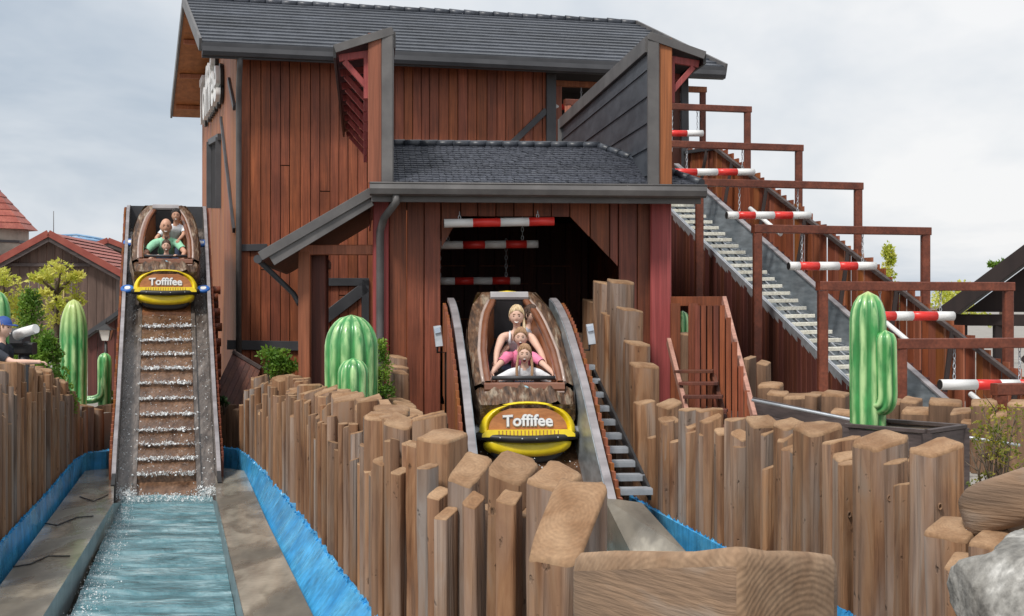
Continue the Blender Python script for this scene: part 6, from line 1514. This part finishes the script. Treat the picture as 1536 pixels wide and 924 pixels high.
# ================================================================== BACKGROUND BUILDINGS
def gable_house(name, label, px, d, th, hw, z_ap, z_ev, length, wall, roofm, barge, plank=.25, ov=.35):
    fr = Frame(P(px, HY, d), th); t = thing(name, label, 'house', fr.p(0, 0, GZ)); sl = (z_ap - z_ev) / hw
    iw = hw - ov
    plank_wall(t, fr, 0, -iw, iw, GZ, lambda u: z_ap - .12 - abs(u) * sl, plank, .03, wall, gap=.01)
    one('side_wall', wall, t, 'prism', [fr.p(iw, .02, GZ), fr.p(iw, length, GZ), fr.p(iw, length, z_ap - iw * sl - .1), fr.p(iw, .02, z_ap - iw * sl - .1)], -fr.r * .1)
    for k in (-1, 1):
        rf_ = one('roof', roofm, t, 'prism', [fr.p(0, -.35, z_ap), fr.p(k * hw, -.35, z_ev), fr.p(k * hw, length, z_ev), fr.p(0, length, z_ap)], (0, 0, -.08))
        n = 9
        for i in range(n):
            f0, f1 = i / n, (i + 1.2) / n; f1 = min(1, f1)
            m_ = MB(); m_.add([fr.p(k * hw * f0, -.36, z_ap + (z_ev - z_ap) * f0 + .01), fr.p(k * hw * f0, length, z_ap + (z_ev - z_ap) * f0 + .01), fr.p(k * hw * f1, length, z_ap + (z_ev - z_ap) * f1 + .05), fr.p(k * hw * f1, -.36, z_ap + (z_ev - z_ap) * f1 + .05)], [(0, 1, 2, 3) if k < 0 else (3, 2, 1, 0)]); m_.build('tile_row', roofm, rf_)
        one('barge_board', barge, rf_, 'beam', fr.p(0, -.38, z_ap - .02), fr.p(k * hw, -.38, z_ev - .02), .05, .2, up=Zv)
        one('verge_board', 'wood_grey', rf_, 'beam', fr.p(0, -.33, z_ap - .2), fr.p(k * hw * .98, -.33, z_ev - .17), .05, .14, up=Zv)
    return t, fr
hs, fh = gable_house('gabled_house', 'brown plank house with red tiled gable roof behind the young tree', 77, 45, 4.4, 2.3, 2.16, .86, 7, 'house_wood', 'roof_red', 'barge_red')
one('tie_beam', 'wood_grey', hs, 'beam', fh.p(-1.4, -.1, 1.18), fh.p(1.2, -.1, 1.18), .06, .1)
vt = MB(); vx0, vx1 = fh.u_at(69), fh.u_at(97)
vent = one('vent', 'lattice', hs, 'beam', fh.p(vx0, -.06, fh.z_at(0, 0, 440)), fh.p(vx1, -.06, fh.z_at(0, 0, 440)), .03, .64)
for k in range(9): one('slat', 'wood_grey', vent, 'beam', fh.p(vx0 + .04, -.085, fh.z_at(0, 0, 427 + k * 3.3)), fh.p(vx1 - .04, -.085, fh.z_at(0, 0, 427 + k * 3.3)), .02, .03)
gable_house('gabled_house', 'farther house with dark red roof showing between the brown house and the chute', 165, 56, 4.4, 2.6, 2.42, 1.4, 6, 'house_wood', 'roof_red', 'barge_red', .4)
tw = thing('stone_tower', 'stone tower with red pyramid tile roof behind the brown house', 'tower', XY(-24, 60) + Zv * GZ)
def ngon(r, z, n=8, a0=.39): return [XY(-24, 60) + V((math.cos(a0 + 2 * math.pi * i / n) * r, math.sin(a0 + 2 * math.pi * i / n) * r, z)) for i in range(n)]
mb = MB(); a, b = ngon(1.75, GZ), ngon(1.75, 3.1); mb.add(a + b, [(i, (i + 1) % 8, 8 + (i + 1) % 8, 8 + i) for i in range(8)]); mb.build('wall', 'stone', tw)
ro = None; zs = [3.0, 3.6, 4.2, 4.8, 5.4]
mb = MB(); mb.add(ngon(2.06, 3.0) + [XY(-24, 60) + Zv * 5.3], [(i, (i + 1) % 8, 8) for i in range(8)] + [tuple(range(7, -1, -1))]); ro = mb.build('roof', 'roof_red', tw)
for k in range(8):
    f0, f1 = k / 8.5, (k + 1.15) / 8.5; mb = MB(); a, b = ngon(2.06 * (1 - f0) + .06, 3.0 + 2.3 * f0 + .0), ngon(2.06 * (1 - f1) + .02, 3.0 + 2.3 * f1); mb.add(a + b, [(i, (i + 1) % 8, 8 + (i + 1) % 8, 8 + i) for i in range(8)]); mb.build('tile_row', 'roof_red', ro)
for z in (1.9, 2.5): mb = MB(); q = ngon(1.78, z); [mb.beam(q[i], q[(i + 1) % 8], .06, .1) for i in range(8)]; mb.build('band_beam', 'trim_dark', tw)
for k in (4, 5, 6): one('timber_post', 'trim_dark', tw, 'beam', ngon(1.78, 1.2)[k], ngon(1.78, 3.0)[k], .1, .1)
# shed behind the small cactus
sd = thing('garden_shed', 'dark lean-to shed beside the steep chute behind the small cactus', 'shed', XY(165, 27) + Zv * GZ)
fs_ = Frame(P(165, HY, 27), 0)
plank_wall(sd, fs_, 0, fs_.u_at(132), fs_.u_at(205), GZ, lambda u: fs_.z_at(0, 0, 508 - (u - fs_.u_at(132)) / (fs_.u_at(182) - fs_.u_at(132)) * 34), .17, .03, 'wood_dark')
one('roof', 'trim_dark', sd, 'prism', [fs_.p(fs_.u_at(128), -.2, fs_.z_at(0, 0, 509)), fs_.p(fs_.u_at(205), -.2, fs_.z_at(0, 0, 456)), fs_.p(fs_.u_at(205), 1.2, fs_.z_at(0, 0, 456)), fs_.p(fs_.u_at(128), 1.2, fs_.z_at(0, 0, 509))], Zv * .09)
# pale canvas between house and shed
aw = thing('wall_panel', 'small pale plastered wall panel between the tall cactus and the lamp', 'wall panel', P(140, 560, 30)); one('panel', 'stone', aw, 'prism', [P(126, 620, 30), P(150, 620, 30), P(150, 518, 30), P(126, 518, 30)], V((0, .1, 0)))
one('coping', 'trim_grey', aw, 'beam', P(125, 517, 29.98), P(151, 517, 29.98), .14, .05)
lm = thing('lamp_post', 'black street lantern with frosted panes on a post beside the steep chute', 'lamp', XY(159, 25) + Zv * GZ)
one('post', 'black', lm, 'tube', [XY(159, 25) + Zv * GZ, P(159, 540, 25), P(159, 513, 25)], [.05, .035, .025], 8)
lc = P(159, 502, 25)
def sq(r, z): return [lc + V((x * r, y * r, z)) for x, y in ((-1, -1), (1, -1), (1, 1), (-1, 1))]
lg = MB().hexa(sq(.06, -.10) + sq(.10, .08)).build('lantern_glass', 'lamp_glass', lm)
for x, y in ((-1, -1), (1, -1), (1, 1), (-1, 1)): one('lantern_bar', 'black', lg, 'tube', [lc + V((x * .062, y * .062, -.10)), lc + V((x * .103, y * .103, .08))], .008, 5)
mb = MB(); mb.add(sq(.14, .08) + [lc + Zv * .19], [(0, 1, 4), (1, 2, 4), (2, 3, 4), (3, 0, 4), (3, 2, 1, 0)]); mb.tube([lc + Zv * .17, lc + Zv * .27], [.015, .006], 6); mb.build('lantern_cap', 'black', lm)
# dark shelter on the right
shl = thing('picnic_shelter', 'dark timber shelter with sloping dark roof beyond the lift', 'shelter', XY(1600, 25) + Zv * GZ)
fq = Frame(P(1620, HY, 25), -22); uA = fq.u_at(1416); zA = fq.z_at(0, 0, 470); zB = fq.z_at(0, 0, 318); uC = 0.0
for k in (-1, 1):
    r_ = one('roof', 'wood_black', shl, 'prism', [fq.p(uC, -.5, zB), fq.p(uC + k * -uA, -.5, zA), fq.p(uC + k * -uA, 1.6, zA), fq.p(uC, 1.6, zB)], (0, 0, -.14))
    one('barge_board', 'wood_black', r_, 'beam', fq.p(uC, -.55, zB - .05), fq.p(uC + k * -uA, -.55, zA - .05), .05, .26, up=Zv)
one('gable_wall', 'wood_black', shl, 'prism', [fq.p(uA + .35, 0, zA + .02), fq.p(-uA - .35, 0, zA + .02), fq.p(0, 0, zB - .25)], fq.b * .06)
one('tie_beam', 'wood_black', shl, 'beam', fq.p(uA + .15, -.02, zA - .12), fq.p(-uA - .15, -.02, zA - .12), .2, .2)
for u in (uA + .95, uA + .3, -uA - .4):
    one('post', 'wood_black', shl, 'beam', fq.p(u, 0, GZ), fq.p(u, 0, zA - .2), .16 if u != uA + .95 else .24, .16)
one('brace', 'wood_black', shl, 'beam', fq.p(uA + 1.3, 0, -1.0), fq.p(uA + 1.9, 0, zA - .2), .1, .1)

# hoses lying across the aprons
for k, (pts, lab) in enumerate(((((120, 745), (140, 752), (162, 742)), 'dark hose lying across the wet apron nearest the left pool wall bend'), (((68, 785), (85, 788), (115, 776), (140, 774)), 'dark hose crossing the middle of the wet left apron'), (((20, 850), (45, 846), (72, 834), (105, 834)), 'dark hose crossing the near end of the wet left apron'))):
    q = [PZ(x, y, ZA + .012) for x, y in pts]; q = resample(q, 3)
    tag(MB().tube(q, .008, 6).build('hose', 'black'), lab, 'hose', 'hoses across the apron')

one('antenna', 'trim_grey', hs, 'tube', [fh.p(.0, .3, 2.1), fh.p(.0, .3, 2.85)], .012, 5)
ct = thing('coaster_track', 'distant blue coaster track passing between the stone tower and the brown house roof', 'coaster track', P(130, 360, 85))
one('rail', 'track_blue', ct, 'tube', [P(92, 353, 85), P(115, 352, 85), P(140, 356, 85), P(170, 362, 85)], .06, 8)
one('rail', 'track_blue', ct, 'tube', [P(92, 358, 85), P(115, 357, 85), P(140, 360, 85), P(170, 366, 85)], .10, 8)
for k in range(7): one('tie', 'track_blue', ct, 'beam', P(95 + k * 11, 352 + max(0, k - 2) * 1.6, 85), P(98 + k * 11, 358 + max(0, k - 2) * 1.5, 85), .08, .08)
one('support', 'track_blue', ct, 'tube', [P(118, 500, 85), P(118, 357, 85)], .14, 8)
